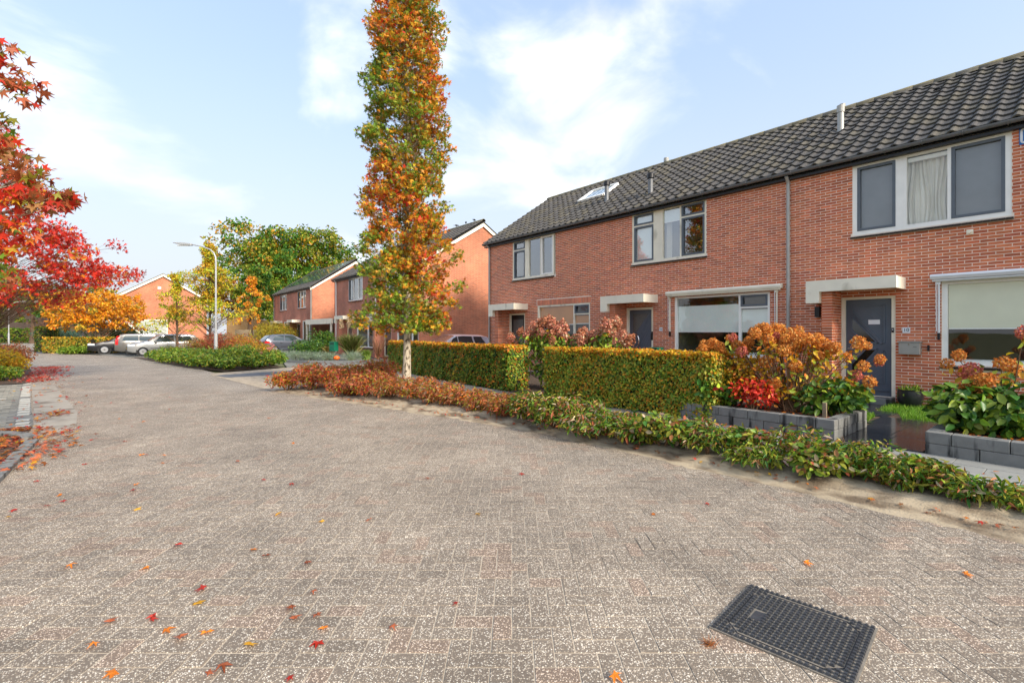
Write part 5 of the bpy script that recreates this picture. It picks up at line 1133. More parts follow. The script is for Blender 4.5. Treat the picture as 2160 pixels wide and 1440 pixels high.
shrub('golden_bush', 'yellow twiggy bush between the beech hedge and the hydrangea', (8.75, 4.3, .2), .5, .65, 1.05, 2600, [(GLD, 4), (YEL*.9, 3), (ORG*.8, 1.5), (OLV, 2), (LGRN*.8, 1)], (.04, .075), OVATE, None, stems=14)
# ---- lamp bed: green shrubs with roses, brown and red shrubs behind
sheet('lamp_bed_soil', [(2.0,31.7),(2.85,25.4),(3.6,22.75),(6.05,23.7),(6.5,30),(6.6,39.2),(1.1,39.2)], .02, M['soil'])
lgp = [(GRN*.85, 4), (DGRN, 2), (LGRN*.8, 2), (OLV, 1.5)]
for i, (x, y, r_, h) in enumerate([(2.5,31.0,.7,.6),(2.75,29.3,.7,.7),(2.95,27.6,.7,.7),(3.2,26.0,.7,.7),(3.5,24.6,.7,.7),(3.95,23.5,.6,.6),(4.7,23.7,.65,.65),(5.4,24.1,.65,.7),(5.9,24.9,.6,.8),(4.3,25.2,.75,.85),(5.1,25.6,.75,.9),(3.6,27.0,.7,.9),(4.3,27.4,.8,.95),(5.3,27.6,.8,1.0),(3.4,29.4,.7,.9),(2.5,33.2,.7,.6),(2.1,35.2,.7,.6),(3.2,31.6,.7,.8)]):
    shrub('rose_shrub', 'leafy green rose shrub in the island bed under the street lamp', (x, y, .02), r_, r_, h, 900, lgp, (.08, .14), OVATE, 'green shrubs in the lamp bed')
for (x, y, z) in ((5.75,24.6,.78),(5.85,24.75,.86),(5.6,24.4,.8),(6.15,26.2,.98),(6.2,26.0,.9),(5.2,23.9,.62)):
    o = link('rose_bloom', headmesh('rose_bloom', [(np.array(S(224,120,128)), 3), (np.array(S(236,160,160)), 2)], 0, 60), None, (x, y, z)); o.scale = (.13,)*3; tag(o, 'small pink rose bloom on the green shrubs of the lamp bed', 'flower', 'pink roses')
for (x, y, r_, h, p_, lb) in [(5.2,33.5,1.0,1.7,[(RUST*.7,4),(DRED*.8,3),(BRN,2)],'copper-red feathery shrub beside the lamp post'),(5.9,31.0,.9,1.15,[(BRN,3),(OLV*.8,3),(GRN*.7,2)],'brown-green shrub right behind the lamp post'),(6.2,33.5,1.1,1.5,[(GLD*.8,3),(RUST,2),(OLV,2)],'golden brown shrub near the grey hatchback'),(6.4,29.4,.8,1.1,[(GLD*.9,3),(OLV,2),(BRN,1)],'low yellow-brown shrub at the drive edge of the lamp bed'),(4.2,35.5,1.0,1.35,[(OLV*.8,3),(BRN,3),(RUST,1)],'dull olive shrub in front of the silver hatchback'),(3.0,36.4,.8,.8,[(GRN*.8,3),(OLV,2)],'low green shrub hiding the silver car wheel'),(6.9,36.2,1.0,1.6,[(RUST*.9,3),(BRN,2),(GLD*.8,2)],'tall brown shrub behind the lamp bed roses')]:
    shrub('autumn_shrub', lb, (x, y, .02), r_, r_, h, 1500, p_, (.08, .15), LANCE)
# ---- forecourt planting of the second terrace
shrub('round_evergreen', 'dense dark green rounded evergreen beside the green mailbox', (8.75, 29.0, .02), .95, .95, 1.25, 2600, [(DGRN*.75, 4), (GRN*.7, 2)], (.07, .12), OVATE, None, M['leafshiny'])
shrub('round_evergreen', 'taller dark green evergreen shrub against the second terrace', (10.2, 30.6, .02), .95, .95, 2.05, 2600, [(DGRN*.8, 4), (GRN*.75, 3)], (.08, .14))
shrub('willow_bush', 'big round yellow-green willow bush in front of the last terrace', (11.6, 47.6, .02), 2.0, 2.0, 2.75, 5200, [(np.array(S(168,150,40)), 4), (OLV, 3), (GLD*.8, 1)], (.12, .22), LANCE, None, stems=12, along=(0, 0, -.6))
for (x, y, r_) in ((7.2,28.6,.5),(7.8,27.8,.5),(8.9,26.3,.55),(9.9,25.2,.6),(8.4,27.2,.45)):
    shrub('fescue_tuft', 'blue-grey tufted grass mound along the dark garden edging', (x, y, .02), r_, r_, .55, 900, [(np.array(S(150,164,140)), 3), (np.array(S(120,140,110)), 2)], (.18, .3), BLADE, 'blue grass tufts', M['grassm'], stems=2, cat='grass', along=(0, 0, .5))
def grasses(name, label, base, n, h, spread, palette, plumes=0, wid=1.0):
    root = thing(name, label, 'grass', base); a = rng.random(n)*2*math.pi; r_ = rng.random(n)**.5*.18*spread; P = np.c_[r_*np.cos(a), r_*np.sin(a), np.zeros(n)]
    al = np.c_[np.cos(a)*spread*(.1+.55*rng.random(n)), np.sin(a)*spread*(.1+.55*rng.random(n)), np.ones(n)]; nr = np.c_[np.cos(a), np.sin(a), .3*np.ones(n)]
    T = BLADE[0]*np.array([1, wid, 1]); link('blades', leafmesh('blades', P, rng.uniform(.6, 1.0, n)*h, pal(n, palette), (T, BLADE[1]), M['grassm'], nrm=nr, jit=.15, along=al*2), root)
    for k in range(plumes):
        q = rng.normal(size=2)*.16*spread; t_ = Vector((q[0]*2.2, q[1]*2.2, h*random.uniform(1.0, 1.25))); b = MB(); b.tube([(q[0]*.4, q[1]*.4, 0), (q[0], q[1], t_.z*.6), t_], [.008, .006, .004], 5); b.build('stalk', M['twig'], root)
        m_ = 130; u = rng.random((m_, 1)); PP = np.array(t_)[None]+np.array([0, 0, -.05])+np.c_[rng.normal(size=(m_, 2))*.05*np.sin(np.pi*(.15+.8*u)), u*.5]; link('plume', leafmesh('plume', PP, .1, pal(m_, [(CRM, 3), (CRM*.8, 2)], .1), LANCE, M['petal'], along=np.repeat([[0, 0, 1.0]], m_, 0)), root)
grasses('pampas_grass', 'tall pampas grass with cream plumes in front of the second terrace', (10.3, 26.5, .02), 900, 1.75, 1.2, [(np.array(S(128,136,74)), 3), (np.array(S(150,144,92)), 2), (GRN*.7, 1)], 7)
grasses('green_grass_clump', 'short bright green grass clump beside the pampas grass', (10.6, 25.2, .02), 320, .8, 1.3, [(np.array(S(120,140,60)), 2), (GRN, 2)])
grasses('dry_grass_clump', 'straw coloured grass clump behind the green mailbox', (9.6, 28.2, .02), 420, 1.0, 1.3, [(np.array(S(176,150,96)), 3), (OLV, 1)])
grasses('bare_stem_clump', 'thin bare reddish stems against the brick wall of the second terrace', (11.9, 26.6, .02), 70, 1.9, .6, [(np.array(S(150,110,80)), 2)], wid=.5)
# ---- left beds
for i, (x, y, r_, h, p_, lb) in enumerate([(-2.75,23.0,.6,.55,lgp,'low dark green shrub at the corner of the parking bay'),(-3.4,22.6,.6,.6,lgp,'low dark green shrub at the corner of the parking bay'),(-2.8,24.9,.75,.95,[(YEL,4),(GLD,3),(OLV,1)],'bright yellow shrub beside the heap of red leaves'),(-3.3,26.6,.85,1.05,[(YEL,4),(GLD,3),(OLV,1)],'bright yellow shrub beside the heap of red leaves'),(-3.1,29.0,.8,1.15,[(RUST,3),(BRN,3),(ORG*.7,1)],'rusty brown shrub at the far end of the yellow bed'),(-3.6,31.5,.8,1.2,[(RUST,3),(BRN,3),(OLV,1)],'rusty brown shrub at the far end of the yellow bed'),(-4.2,34.5,.9,1.1,[(BRN,3),(OLV,2)],'rusty brown shrub at the far end of the yellow bed'),(-1.55,9.35,.3,.34,lgp,'small leafy weed clump inside the near kerb'),(-1.5,8.6,.3,.3,lgp,'small leafy weed clump inside the near kerb'),(-1.75,10.1,.35,.4,lgp,'small leafy weed clump inside the near kerb')]):
    shrub('verge_shrub', lb, (x, y, .02), r_, r_, h, 1300 if i < 7 else 420, p_, (.06, .11) if i < 7 else (.04, .08), OVATE, 'shrubs in the left verge')
for (x, y, r_, h, p_, lb) in [(-3.4,60.8,1.9,2.3,[(np.array(S(96,128,104)),3),(np.array(S(70,104,86)),2)],'blue-green spreading conifer behind the low golden hedge'),(-.9,57.5,1.0,1.3,[(YEL*.8,2),(LGRN,3)],'small lime-yellow conifer bush by the blue-green conifer'),(1.0,56.5,2.4,2.6,[(DGRN*.55,4)],'dark green spreading conifer under the orange tree'),(-4.2,66,1.9,3.6,[(np.array(S(92,66,60)),3),(BRN*.6,2)],'purple-brown bare shrub behind the blue-green conifer'),(-1.9,48.3,.8,.55,[(GRN,3),(LGRN*.8,1)],'grassy green shrub in front of the black car bonnet')]:
    shrub('garden_conifer', lb, (x, y, .02), r_, r_, h, 2000, p_, (.14, .26), LANCE)
# ---- lawn beside the near door
n = 9000
def inpoly(P, poly):
    inside = np.zeros(len(P), bool); j = len(poly)-1
    for i in range(len(poly)):
        xi, yi = poly[i]; xj, yj = poly[j]; c = ((yi > P[:, 1]) != (yj > P[:, 1])) & (P[:, 0] < (xj-xi)*(P[:, 1]-yi)/(yj-yi+1e-12)+xi); inside ^= c; j = i
    return inside
for poly in ([(10.9,1.0),(12.95,.9),(12.95,2.85),(11.65,2.85),(11.5,2.48),(10.9,2.3)], [(9.5,2.56),(10.85,2.68),(10.8,3.2),(10.2,3.4),(9.45,3.0)]):
    pl_ = np.array(poly); P = rng.uniform(pl_.min(0), pl_.max(0), (n, 2)); P = P[inpoly(P, poly)]; k = len(P)
    sheet('lawn', poly, .05, mat('turf', S(88,116,36), .95, .3, 8.0)); lw = bpy.data.objects['lawn']
    o = link('grass', leafmesh('grass', np.c_[P, np.full(k, .05)], rng.uniform(.05, .1, k), pal(k, [(np.array(S(112,158,40)), 3), (np.array(S(84,128,34)), 2), (np.array(S(150,180,70)), 1)]), (BLADE[0]*np.array([1, 2.2, 1]), BLADE[1]), M['grassm'], nrm=np.c_[rng.normal(size=(k, 2)), np.zeros(k)], along=np.repeat([[0, 0, 1.6]], k, 0))); tag(o, 'short bright green lawn grass beside the wet path', 'grass', kind='stuff')
# ---- fallen leaves
def litter(name, label, P2, z, palette, s=(.04, .075), up=.5):
    P2 = np.asarray(P2); k = len(P2); zz = np.asarray(z)+rng.random(k)*.035
    o = link(name, leafmesh(name, np.c_[P2, zz], rng.uniform(*s, k), pal(k, palette), STAR, M['leaf'], nrm=np.repeat([[0, 0, 1.0]], k, 0), jit=up)); return tag(o, label, 'leaves', kind='stuff')
lp = [(RED*.6, 2), (RUST*.9, 4), (ORG*.7, 2), (BRN, 3), (GLD*.8, 1)]
P = np.c_[rng.normal(-1.85, .32, 900), rng.uniform(21.6, 31, 900)]; P[:, 0] += (P[:, 1]-21.6)*-.03; litter('fallen_leaves', 'heap of red leaves drifted along the edge of the yellow shrub bed', P, .015, [(RED*.9, 4), (PINK*.8, 2), (RUST, 2)], (.05, .085))
P = np.concatenate([np.c_[rng.normal(-1.15, .24, 520), rng.uniform(7.8, 11.3, 520)], np.c_[rng.normal(-.62, .16, 130), rng.uniform(8.3, 11.0, 130)], np.c_[rng.normal(-.78, .12, 60), rng.normal(12.8, .25, 60)], np.c_[rng.uniform(-2.0, -.7, 50), rng.uniform(11.5, 21, 50)]]); P = P[P[:, 0] < -.36]; litter('fallen_leaves', 'rust and orange leaves lying round the near kerb', P, .022, lp)
yb = rng.uniform(.2, 13, 330); P = np.c_[[xr(y)+.12+abs(rng.normal())*.18 for y in yb], yb]; litter('fallen_leaves', 'scattered brown and red leaves on the sandy bed edge', P, .03, lp, (.025, .045))
P = np.concatenate([np.c_[7.95-np.abs(rng.normal(0, .14, 130)), rng.uniform(2.5, 4.9, 130)], np.c_[rng.uniform(6.6, 7.9, 50), rng.uniform(.5, 8, 50)]]); o = link('fallen_leaves', leafmesh('fallen_leaves', np.c_[P, np.full(len(P), .058)], rng.uniform(.04, .075, len(P)), pal(len(P), [(ORG*.8, 3), (RUST, 3), (GLD*.8, 1)]), OVATE, M['leaf'], nrm=np.repeat([[0, 0, 1.0]], len(P), 0), jit=.35)); tag(o, 'small orange leaves blown against the concrete planter', 'leaves', kind='stuff')
P = np.c_[rng.uniform(8.2, 9.2, 160), rng.uniform(2.6, 4.2, 160)]; P = np.concatenate([P, np.c_[rng.uniform(8.2, 9.2, 90), rng.uniform(.3, 1.35, 90)]]); o = link('fallen_leaves', leafmesh('fallen_leaves', np.c_[P, np.full(len(P), .30)], rng.uniform(.05, .08, len(P)), pal(len(P), [(ORG*.8, 3), (RUST, 3), (BRN, 2)]), OVATE, M['leaf'], nrm=np.repeat([[0, 0, 1.0]], len(P), 0), jit=.4)); tag(o, 'orange leaves lying on the soil of the planters', 'leaves', kind='stuff')
LM = {}
for nm, c in (('red', RED*.7), ('orange', ORG*.85), ('yellow', GLD), ('brown', RUST*.8)):
    LM[nm] = []
    for k in range(4):
        T = STAR[0].copy(); T[:, 2] += rng.normal(size=len(T))*.07+.10*T[:, 0]**2*rng.normal()+.25*np.abs(T[:, 1])*rng.random(); cc = np.clip(c*(1+rng.normal()*.15), .01, .9)
        V = np.concatenate([T, [(-.1, .02, .02), (-.7, .06, .03), (-.1, -.02, .02)]]); F = np.concatenate([STAR[1], [[len(T), len(T)+1, len(T)+2]]]); V = V*.085; V[:, 2] -= V[:, 2].min()
        LM[nm].append(npmesh('fallen_leaf', V, F, M['leaf'], np.repeat(cc[None], len(V), 0)))
def gpx(x, y): Z = 1030*1.59/(y-701); t = (x-1080)/1030; q = Z*t*E1+Z*E2; return q
spots = [(232,1315,'brown'),(325,1300,'red'),(320,1308,'red'),(435,1337,'orange'),(378,1350,'brown'),(525,1365,'yellow'),(198,1362,'orange'),(670,1357,'red'),(685,1330,'orange'),(622,1308,'brown'),(668,1302,'brown'),(616,1286,'brown'),(662,1250,'brown'),(428,1245,'red'),(418,1275,'yellow'),(532,1160,'orange'),(310,1200,'orange'),(648,1190,'brown'),(375,1152,'red'),(135,1058,'red'),(75,1016,'red'),(20,1090,'yellow'),(555,1013,'red'),(965,1275,'red'),(1295,1430,'orange'),(615,1432,'red'),(2037,1213,'orange'),(1493,1063,'red'),(828,1325,'brown'),(470,1408,'brown'),(440,1425,'brown'),(680,1100,'yellow'),(780,1098,'brown'),(280,900,'red'),(265,932,'red'),(345,962,'orange'),(500,975,'brown'),(620,935,'orange'),(170,940,'orange'),(1380,1085,'orange'),(1100,1000,'red'),(1010,1085,'yellow'),(900,1010,'brown'),(240,1420,'orange'),(150,1195,'orange'),(350,1330,'orange'),(560,1175,'brown'),(290,1075,'yellow'),(590,1085,'yellow'),(1700,1190,'orange')]
for i in range(46):
    y = float(rng.uniform(5, 24)); spots.append((None, (xl(y)+.25+abs(rng.normal())*1.1, y), ['red', 'orange', 'brown', 'red'][i % 4]))
for (x, y, c) in spots:
    q = gpx(x, y) if x is not None else np.array(y)
    o = link('fallen_leaf', random.choice(LM[c]), None, (q[0], q[1], .003)); o.rotation_euler = (random.gauss(0, .12), random.gauss(0, .12), random.uniform(0, 6.3)); k = random.uniform(.5, .8); k *= .8; o.scale = (k, k, k)
    tag(o, f'single {c} star-shaped leaf lying on the brick road', 'leaf', 'single leaves on the road')
# ------------------------------------------------------------------ planters of concrete blocks
def planter(label, x0, y0, x1, y1, sides):
    root = thing('block_planter', label, 'planter', (x0, y0, .045))
    W, Hh = .16, .145
    def run(a, b_, along, fixed, inner):
        ln = b_-a
        for c_ in range(2):
            n_ = max(1, round(ln/.5)); st = ln/n_; cuts = [a+st*i for i in range(n_+1)] if c_ == 0 else [a]+[a+st*(i+.5) for i in range(n_)]+[b_]
            for p, q in zip(cuts[:-1], cuts[1:]):
                j = random.gauss(0, .003); bb = MB()
                if along == 'y': bb.box(fixed+j, fixed+inner+j, p+.004, q-.004, c_*Hh+.002, (c_+1)*Hh-.002)
                else: bb.box(p+.004, q-.004, fixed+j, fixed+inner+j, c_*Hh+.002, (c_+1)*Hh-.002)
                bb.build('concrete_block', M['block'], root, bevel=.006)
    lx, ly = x1-x0, y1-y0
    if 'w' in sides: run(0, ly, 'y', 0, W)
    if 's' in sides: run(W+.004, lx, 'x', 0, W)
    if 'n' in sides: run(W+.004, lx, 'x', ly-W, W)
    if 'e' in sides: run(W, ly-W, 'y', lx-W, W)
    part('soil', M['soil'], root, (W*.6, lx-W*.6, W*.6 if 's' in sides else .01, ly-(W*.6 if 'n' in sides else .01), .02, .235))
planter('low dark-streaked block planter left of the wet path, with hydrangea and laurel', 7.98, 2.45, 9.45, 4.92, 'wsn')
planter('low streaky block planter right of the wet path below the cream blind', 8.0, -1.6, 9.4, 1.46, 'wn')
st_ = thing('wooden_stake', 'short grey wooden stake standing in the left planter corner', 'stake', (8.42, 2.72, .28)); part('post', M['wood'], st_, (-.018, .018, -.028, .028, 0, .24), bevel=.004)
pt = thing('flower_pot', 'black fluted flower pot with spiky green plant beside the door', 'pot', (12.72, 2.55, .085))
b = MB(); prof = [(.15, 0), (.205, .08), (.222, .2), (.21, .31), (.225, .33), (.205, .335), (.195, .29)]; nn_ = 24; vs = []
for (r_, h) in prof:
    for k in range(nn_): a = 2*math.pi*k/nn_; rr = r_*(1+.03*math.cos(a*6)*(1 if h < .3 else .3)); vs.append((rr*math.cos(a), rr*math.sin(a), h))
b.add(vs, [(i*nn_+k, i*nn_+(k+1) % nn_, (i+1)*nn_+(k+1) % nn_, (i+1)*nn_+k) for i in range(len(prof)-1) for k in range(nn_)]+[tuple(range(nn_-1, -1, -1))]); b.build('pot', M['pot'], pt, smooth=True)
part('soil', M['soil'], pt, (-.14, .14, -.14, .14, .2, .29))
a = rng.random(160)*2*math.pi; r_ = rng.random(160)**.5*.16; link('leaves', leafmesh('leaves', np.c_[r_*np.cos(a), r_*np.sin(a), np.full(160, .29)], rng.uniform(.09, .18, 160), pal(160, [(GRN, 3), (LGRN, 2)]), (BLADE[0]*np.array([1, 4, 1]), BLADE[1]), M['grassm'], nrm=np.c_[np.cos(a), np.sin(a), np.full(160, .4)], along=np.c_[np.cos(a)*1.2, np.sin(a)*1.2, np.full(160, 1.2)]), pt)
def mailbox(label, loc, rz, w_, h_, d_, ph):
    r = thing('mailbox', label, 'mailbox', loc, rz)
    b = MB(); b.box(-.03, .03, -.03, .03, 0, ph); b.build('post', M['barkd'], r)
    b = MB(); b.box(-d_/2, d_/2, -w_/2, w_/2, ph, ph+h_); bx_ = b.build('box', M['green'], r, bevel=.008)
    part('lid', M['green'], r, (-d_/2-.025, d_/2+.01, -w_/2-.012, w_/2+.012, ph+h_+.001, ph+h_+.03), bevel=.006); part('slot', M['black'], r, (-d_/2-.008, -d_/2-.001, -w_/2+.03, w_/2-.03, ph+h_-.10, ph+h_-.06)); part('lock', M['chrome'], r, (-d_/2-.008, -d_/2-.001, -.012, .012, ph+h_*.45, ph+h_*.45+.025))
mailbox('green mailbox on a post beside the door of number 12', (11.9, 8.05, .08), R(-8), .30, .34, .26, .72)
mailbox('green mailbox on a dark post between the grass tufts', (9.38, 26.6, .0), R(25), .36, .48, .3, .58)
pk_ = thing('pumpkin', 'round orange pumpkin sitting on the dark garden edging', 'pumpkin', (9.12, 25.45, .14))
b = MB(); nn_ = 28; vs = []
for i in range(9):
    t_ = math.pi*(i+.35)/9.7; r_ = .17*math.sin(t_); z = .125-.115*math.cos(t_)
    for k in range(nn_): a = 2*math.pi*k/nn_; q = 1-.07*abs(math.sin(a*4.5)); vs.append((r_*q*math.cos(a), r_*q*math.sin(a), z))
b.add(vs, [(i*nn_+k, i*nn_+(k+1) % nn_, (i+1)*nn_+(k+1) % nn_, (i+1)*nn_+k) for i in range(8) for k in range(nn_)]+[tuple(range(nn_-1, -1, -1)), tuple(8*nn_+k for k in range(nn_))]); b.build('flesh', M['orange'], pk_, smooth=True)
b = MB(); b.tube([(0, 0, .22), (.01, 0, .27), (.03, .01, .30)], [.02, .014, .012], 6); b.build('stem', M['wood'], pk_)
ed = thing('garden_edging', 'low dark timber edging round the forecourt planting', 'edging', (6.9, 27.4, 0))
pts = [(6.9,28.9),(7.1,27.3),(7.9,25.9),(9.1,25.3),(10.4,24.7),(12.4,24.5)]
for p, q in zip(pts[:-1], pts[1:]):
    bb = MB(); bb.bar((p[0]-6.9, p[1]-27.4, .07), (q[0]-6.9, q[1]-27.4, .07), .16, .14); bb.build('edging_board', M['darkgrey'], ed)
# ------------------------------------------------------------------ street lamps
def street_lamp(label, loc, rz, h, reach):
    r = thing('street_lamp', label, 'street lamp', loc, rz, 'street lamps')
    b = MB(); b.lathe([(.095, 0), (.095, 1.35), (.085, 1.5), (.055, 1.52)], 12); b.build('base_sleeve', M['galv'], r, smooth=True)
    b = MB(); P_ = [(0, 0, 1.5), (0, 0, h-1.0), (-.02, 0, h-.72), (-.12, 0, h-.48), (-.32, 0, h-.30), (-reach*.55, 0, h-.14), (-reach, 0, h-.02)]; b.tube(P_, [.055, .045, .042, .04, .038, .036, .034], 10); b.build('pole', M['galv'], r, smooth=True)
    b = MB(); b.prism([(-reach+.05, -.04), (-reach-.55, -.02), (-reach-.95, .10), (-reach-.95, .13), (-reach-.4, .12), (-reach+.05, .07)], .20, org=(0, .10, h-.05), u=(1, 0, 0), v=(0, 0, 1), n=(0, -1, 0)); hd = b.build('lamp_head', M['galv'], r, bevel=.015)
    part('lens', mat('lamp_lens', S(210,212,206), .3, .05), hd, (-reach-.75, -reach-.1, -.07, .07, h-.1, h-.072))
street_lamp('grey street lamp with curved arm rising from the lamp bed shrubs', (4.52, 31.25, .02), R(-38), 6.45, 1.35)
street_lamp('distant grey street lamp in front of the long clipped hedge', (-9.6, 85.6, 0), R(142), 5.4, 1.35)
# ------------------------------------------------------------------ cars
M['tyre'] = mat('tyre', S(26,26,27), .85, .1, 20.0); M['rim'] = mat('alloy', S(186,188,190), .3, .05, 8.0, metal=.8); M['carglass'] = mat('car_glass', S(52,66,66), .05, .15, 2.0, spec=1.0, coat=.5); M['taillamp'] = mat('tail_lamp', S(196,24,24), .2, .1, 9.0, spec=.8); M['headlamp'] = mat('head_lamp', S(206,212,216), .12, .12, 20.0, spec=.9); M['plate'] = mat('yellow_plate', S(232,180,40), .5, .04); M['trim'] = mat('black_trim', S(24,24,26), .5, .1)
def paint(name, c): return mat(name, c, .28, .03, 3.0, metal=.35, coat=.8)
def car(label, loc, rz, Ln, Wd, top, belt, wb, wr, pm, side, scr, rear, lamps, group='parked cars'):
    """x forward. top: roof/bonnet profile [(x,z)] tail to nose; belt: [(x,z)]; side: [(x0,x1,slant0,slant1)] windows"""
    r = thing('parked_car', label, 'car', loc, rz, group)
    tx, tz = [p[0] for p in top], [p[1] for p in top]; bxs, bz = [p[0] for p in belt], [p[1] for p in belt]; hw = Wd/2
    ZT = lambda x: float(np.interp(x, tx, tz)); ZB = lambda x: min(float(np.interp(x, bxs, bz)), ZT(x)-.03)
    def HW(x): u = abs(x)/(Ln/2); return hw*(1-.16*max(0, (u-.72)/.28)**2.2)
    def TUM(x): return max(.70, 1-.30*min(1, max(0, ZT(x)-ZB(x))/.5))
    def sec(x):
        w_ = HW(x); zt, zb = ZT(x), ZB(x); lo = .20+.10*max(0, (abs(x)/(Ln/2)-.85)/.15); tw = w_*TUM(x)
        crown = .03
        return [(0, lo), (w_*.80, lo), (w_*.96, lo+.07), (w_*.995, lo+.22), (w_, .58), (w_*.985, zb-.10), (w_*.955, zb), (tw+.25*(w_*.955-tw), zb+(zt-zb)*.55), (tw, zt-.05), (tw*.88, zt-.008), (tw*.5, zt+crown*.7), (0, zt+crown)]
    xs = sorted(set([-Ln/2, Ln/2]+[p[0] for p in top]+list(np.linspace(-Ln/2, Ln/2, 40)))); b = MB(); V = []
    for x in xs: s_ = sec(x); V += [(x, y, z) for y, z in s_]+[(x, -y, z) for y, z in s_[-2:0:-1]]
    k = 22; F = [(i*k+j, (i+1)*k+j, (i+1)*k+(j+1) % k, i*k+(j+1) % k) for i in range(len(xs)-1) for j in range(k)]; F += [tuple(range(k)), tuple((len(xs)-1)*k+j for j in range(k-1, -1, -1))]
    b.add(V, F); b.build('body', pm, r, smooth=True)
    def yside(x, z):
        s_ = sec(x); 
        for (y0, z0), (y1, z1) in zip(s_[6:9], s_[7:10]):
            if z0 <= z <= z1+1e-6: return y0+(y1-y0)*(z-z0)/max(z1-z0, 1e-6)
        return s_[8][0]
    for s in (-1, 1):
        for (x0, x1, sl0, sl1) in side:
            b = MB()
            def fn(u, v):
                xa, xb = x0+sl0*v, x1+sl1*v; x = xa+(xb-xa)*u; zb = ZB(x)+.035; zt = max(zb+.01, ZT(x)-.075); z = zb+(zt-zb)*v; return (x, s*(yside(x, z)+.008), z)
            b.grid(fn, 8, 4); b.build('side_window', M['carglass'], r, smooth=True)
        # door line, handle, sill, mirror
        x0 = side[-1][1]-.05
        part('mirror', pm if s else pm, r, (x0-.18, x0-.02, s*(hw*.99), s*(hw*.99+.16), ZB(x0)+.0, ZB(x0)+.13), bevel=.02)
        part('door_handle', M['trim'], r, (side[0][1]-.30, side[0][1]-.14, s*(hw*.99), s*(hw+.015), ZB(0)-.12, ZB(0)-.09)); part('rub_strip', M['trim'], r, (-wb/2+wr+.1, wb/2-wr-.1, s*(hw*.985), s*(hw+.008), .5, .54)); part('sill_trim', M['trim'], r, (-wb/2+wr+.08, wb/2-wr-.08, s*(hw*.93), s*(hw*.985), .19, .28))
        for xw in (-wb/2, wb/2):
            b = MB(); b.lathe([(wr+.06, -.006), (wr+.06, .006)], 20, (xw, s*(HW(xw)*.985), wr), 'y'); b.build('wheel_arch', M['trim'], r)
            wl = MB(); y0 = s*(HW(xw)-.20); prof = [(wr*.6, -.0), (wr*.95, 0), (wr, .03), (wr, .18), (wr*.93, .215), (wr*.66, .215)] if s > 0 else [(wr*.66, -.215), (wr*.93, -.215), (wr, -.18), (wr, -.03), (wr*.95, 0), (wr*.6, 0)]
            wl.lathe(prof, 24, (xw, y0, wr), 'y'); w_ = wl.build('wheel', M['tyre'], r, smooth=True)
            q = MB(); yo = y0+s*.222; q.lathe([(wr*.64, yo-.006), (wr*.60, yo+.006), (wr*.56, yo-.004)] if s > 0 else [(wr*.56, yo+.004), (wr*.60, yo-.006), (wr*.64, yo+.006)], 24, (xw, 0, wr), 'y')
            for a in range(5): q.bar((xw, yo, wr), (xw+wr*.6*math.cos(a*1.2566+.3), yo, wr+wr*.6*math.sin(a*1.2566+.3)), wr*.2, .02, up=(0, 1, 0))
            q.build('rim', M['rim'], w_)
    def patch(x0, x1, nm, m, fr):
        b = MB()
        def fn(u, v):
            x = x0+(x1-x0)*u; s_ = sec(x); tw = s_[8][0]*fr; y = (v*2-1)*tw; zz = np.interp(abs(y), [0, s_[10][0], s_[9][0], s_[8][0]], [s_[11][1], s_[10][1], s_[9][1], s_[8][1]]); return (x, y, float(zz)+.010)
        b.grid(fn, 6, 6); b.build(nm, m, r, smooth=True)
    patch(*scr, 'windscreen', M['carglass'], .93); patch(*rear, 'rear_window', M['carglass'], .9)
    e = Ln/2
    for s in (-1, 1):
        hz_, tz_, tail = lamps
        b = MB(); b.grid(lambda u, v: ((lambda x: (x, s*(HW(x)*(1-.0)+.006), hz_+.13*(v-.4)))(e-.02-.38*u)), 4, 2); b.grid(lambda u, v: (e+.006-.05*u*u, s*(hw*.84-.36*u), hz_+.12*(v-.4)), 3, 2); b.build('headlight', M['headlamp'], r)
        if tail == 'tall':
            b = MB(); b.grid(lambda u, v: ((lambda x, z: (x, s*(min(HW(x)*.99, yside(x, z) if z > ZB(x) else HW(x)*.985)+.012), z))(-e+.03+.16*u+.20*max(0, v-.45), .72+.62*v)), 3, 8)
        else: b = MB(); b.grid(lambda u, v: ((lambda x: (x, s*(HW(x)*.985+.008), tz_+.15*(v-.5)))(-e+.02+.34*u)), 4, 2)
        b.grid(lambda u, v: (-e-.006, s*(hw*.83-.22*u), tz_+.14*(v-.5)), 2, 2); b.build('taillight', M['taillamp'], r)
    part('front_bumper_grille', M['trim'], r, (e-.01, e+.012, -hw*.45, hw*.45, .42, .62)); part('front_plate', M['plate'], r, (e+.013, e+.02, -.26, .26, .47, .58)); part('rear_plate', M['plate'], r, (-e-.02, -e-.002, -.26, .26, .72, .83)); part('lower_grille', M['trim'], r, (e-.03, e+.008, -hw*.7, hw*.7, .26, .36))
    return r
wagon = dict(top=[(-2.36,.95),(-2.30,1.02),(-1.95,1.38),(-1.6,1.42),(-.2,1.45),(.35,1.42),(1.15,.99),(1.4,.95),(2.1,.80),(2.36,.66)], belt=[(-2.4,1.0),(0,.93),(1.0,.88),(2.4,.7)])
car('black estate car parked nose out behind the grey estate', (1.1, 47.3, .004), R(180), 4.72, 1.84, wagon['top'], wagon['belt'], 2.82, .335, paint('black_paint', S(18,20,26)), [(-1.75,-1.0,.12,0),(-.93,-.1,0,0),(-.03,.82,0,-.42)], (.42, 1.12), (-2.26, -2.0), (.70, .9, 'low'))
volvo = dict(top=[(-2.36,.98),(-2.32,1.05),(-2.05,1.42),(-1.7,1.47),(-.2,1.49),(.4,1.45),(1.2,1.0),(1.4,.96),(2.15,.82),(2.36,.68)], belt=[(-2.4,1.0),(0,.95),(1.0,.90),(2.4,.72)])
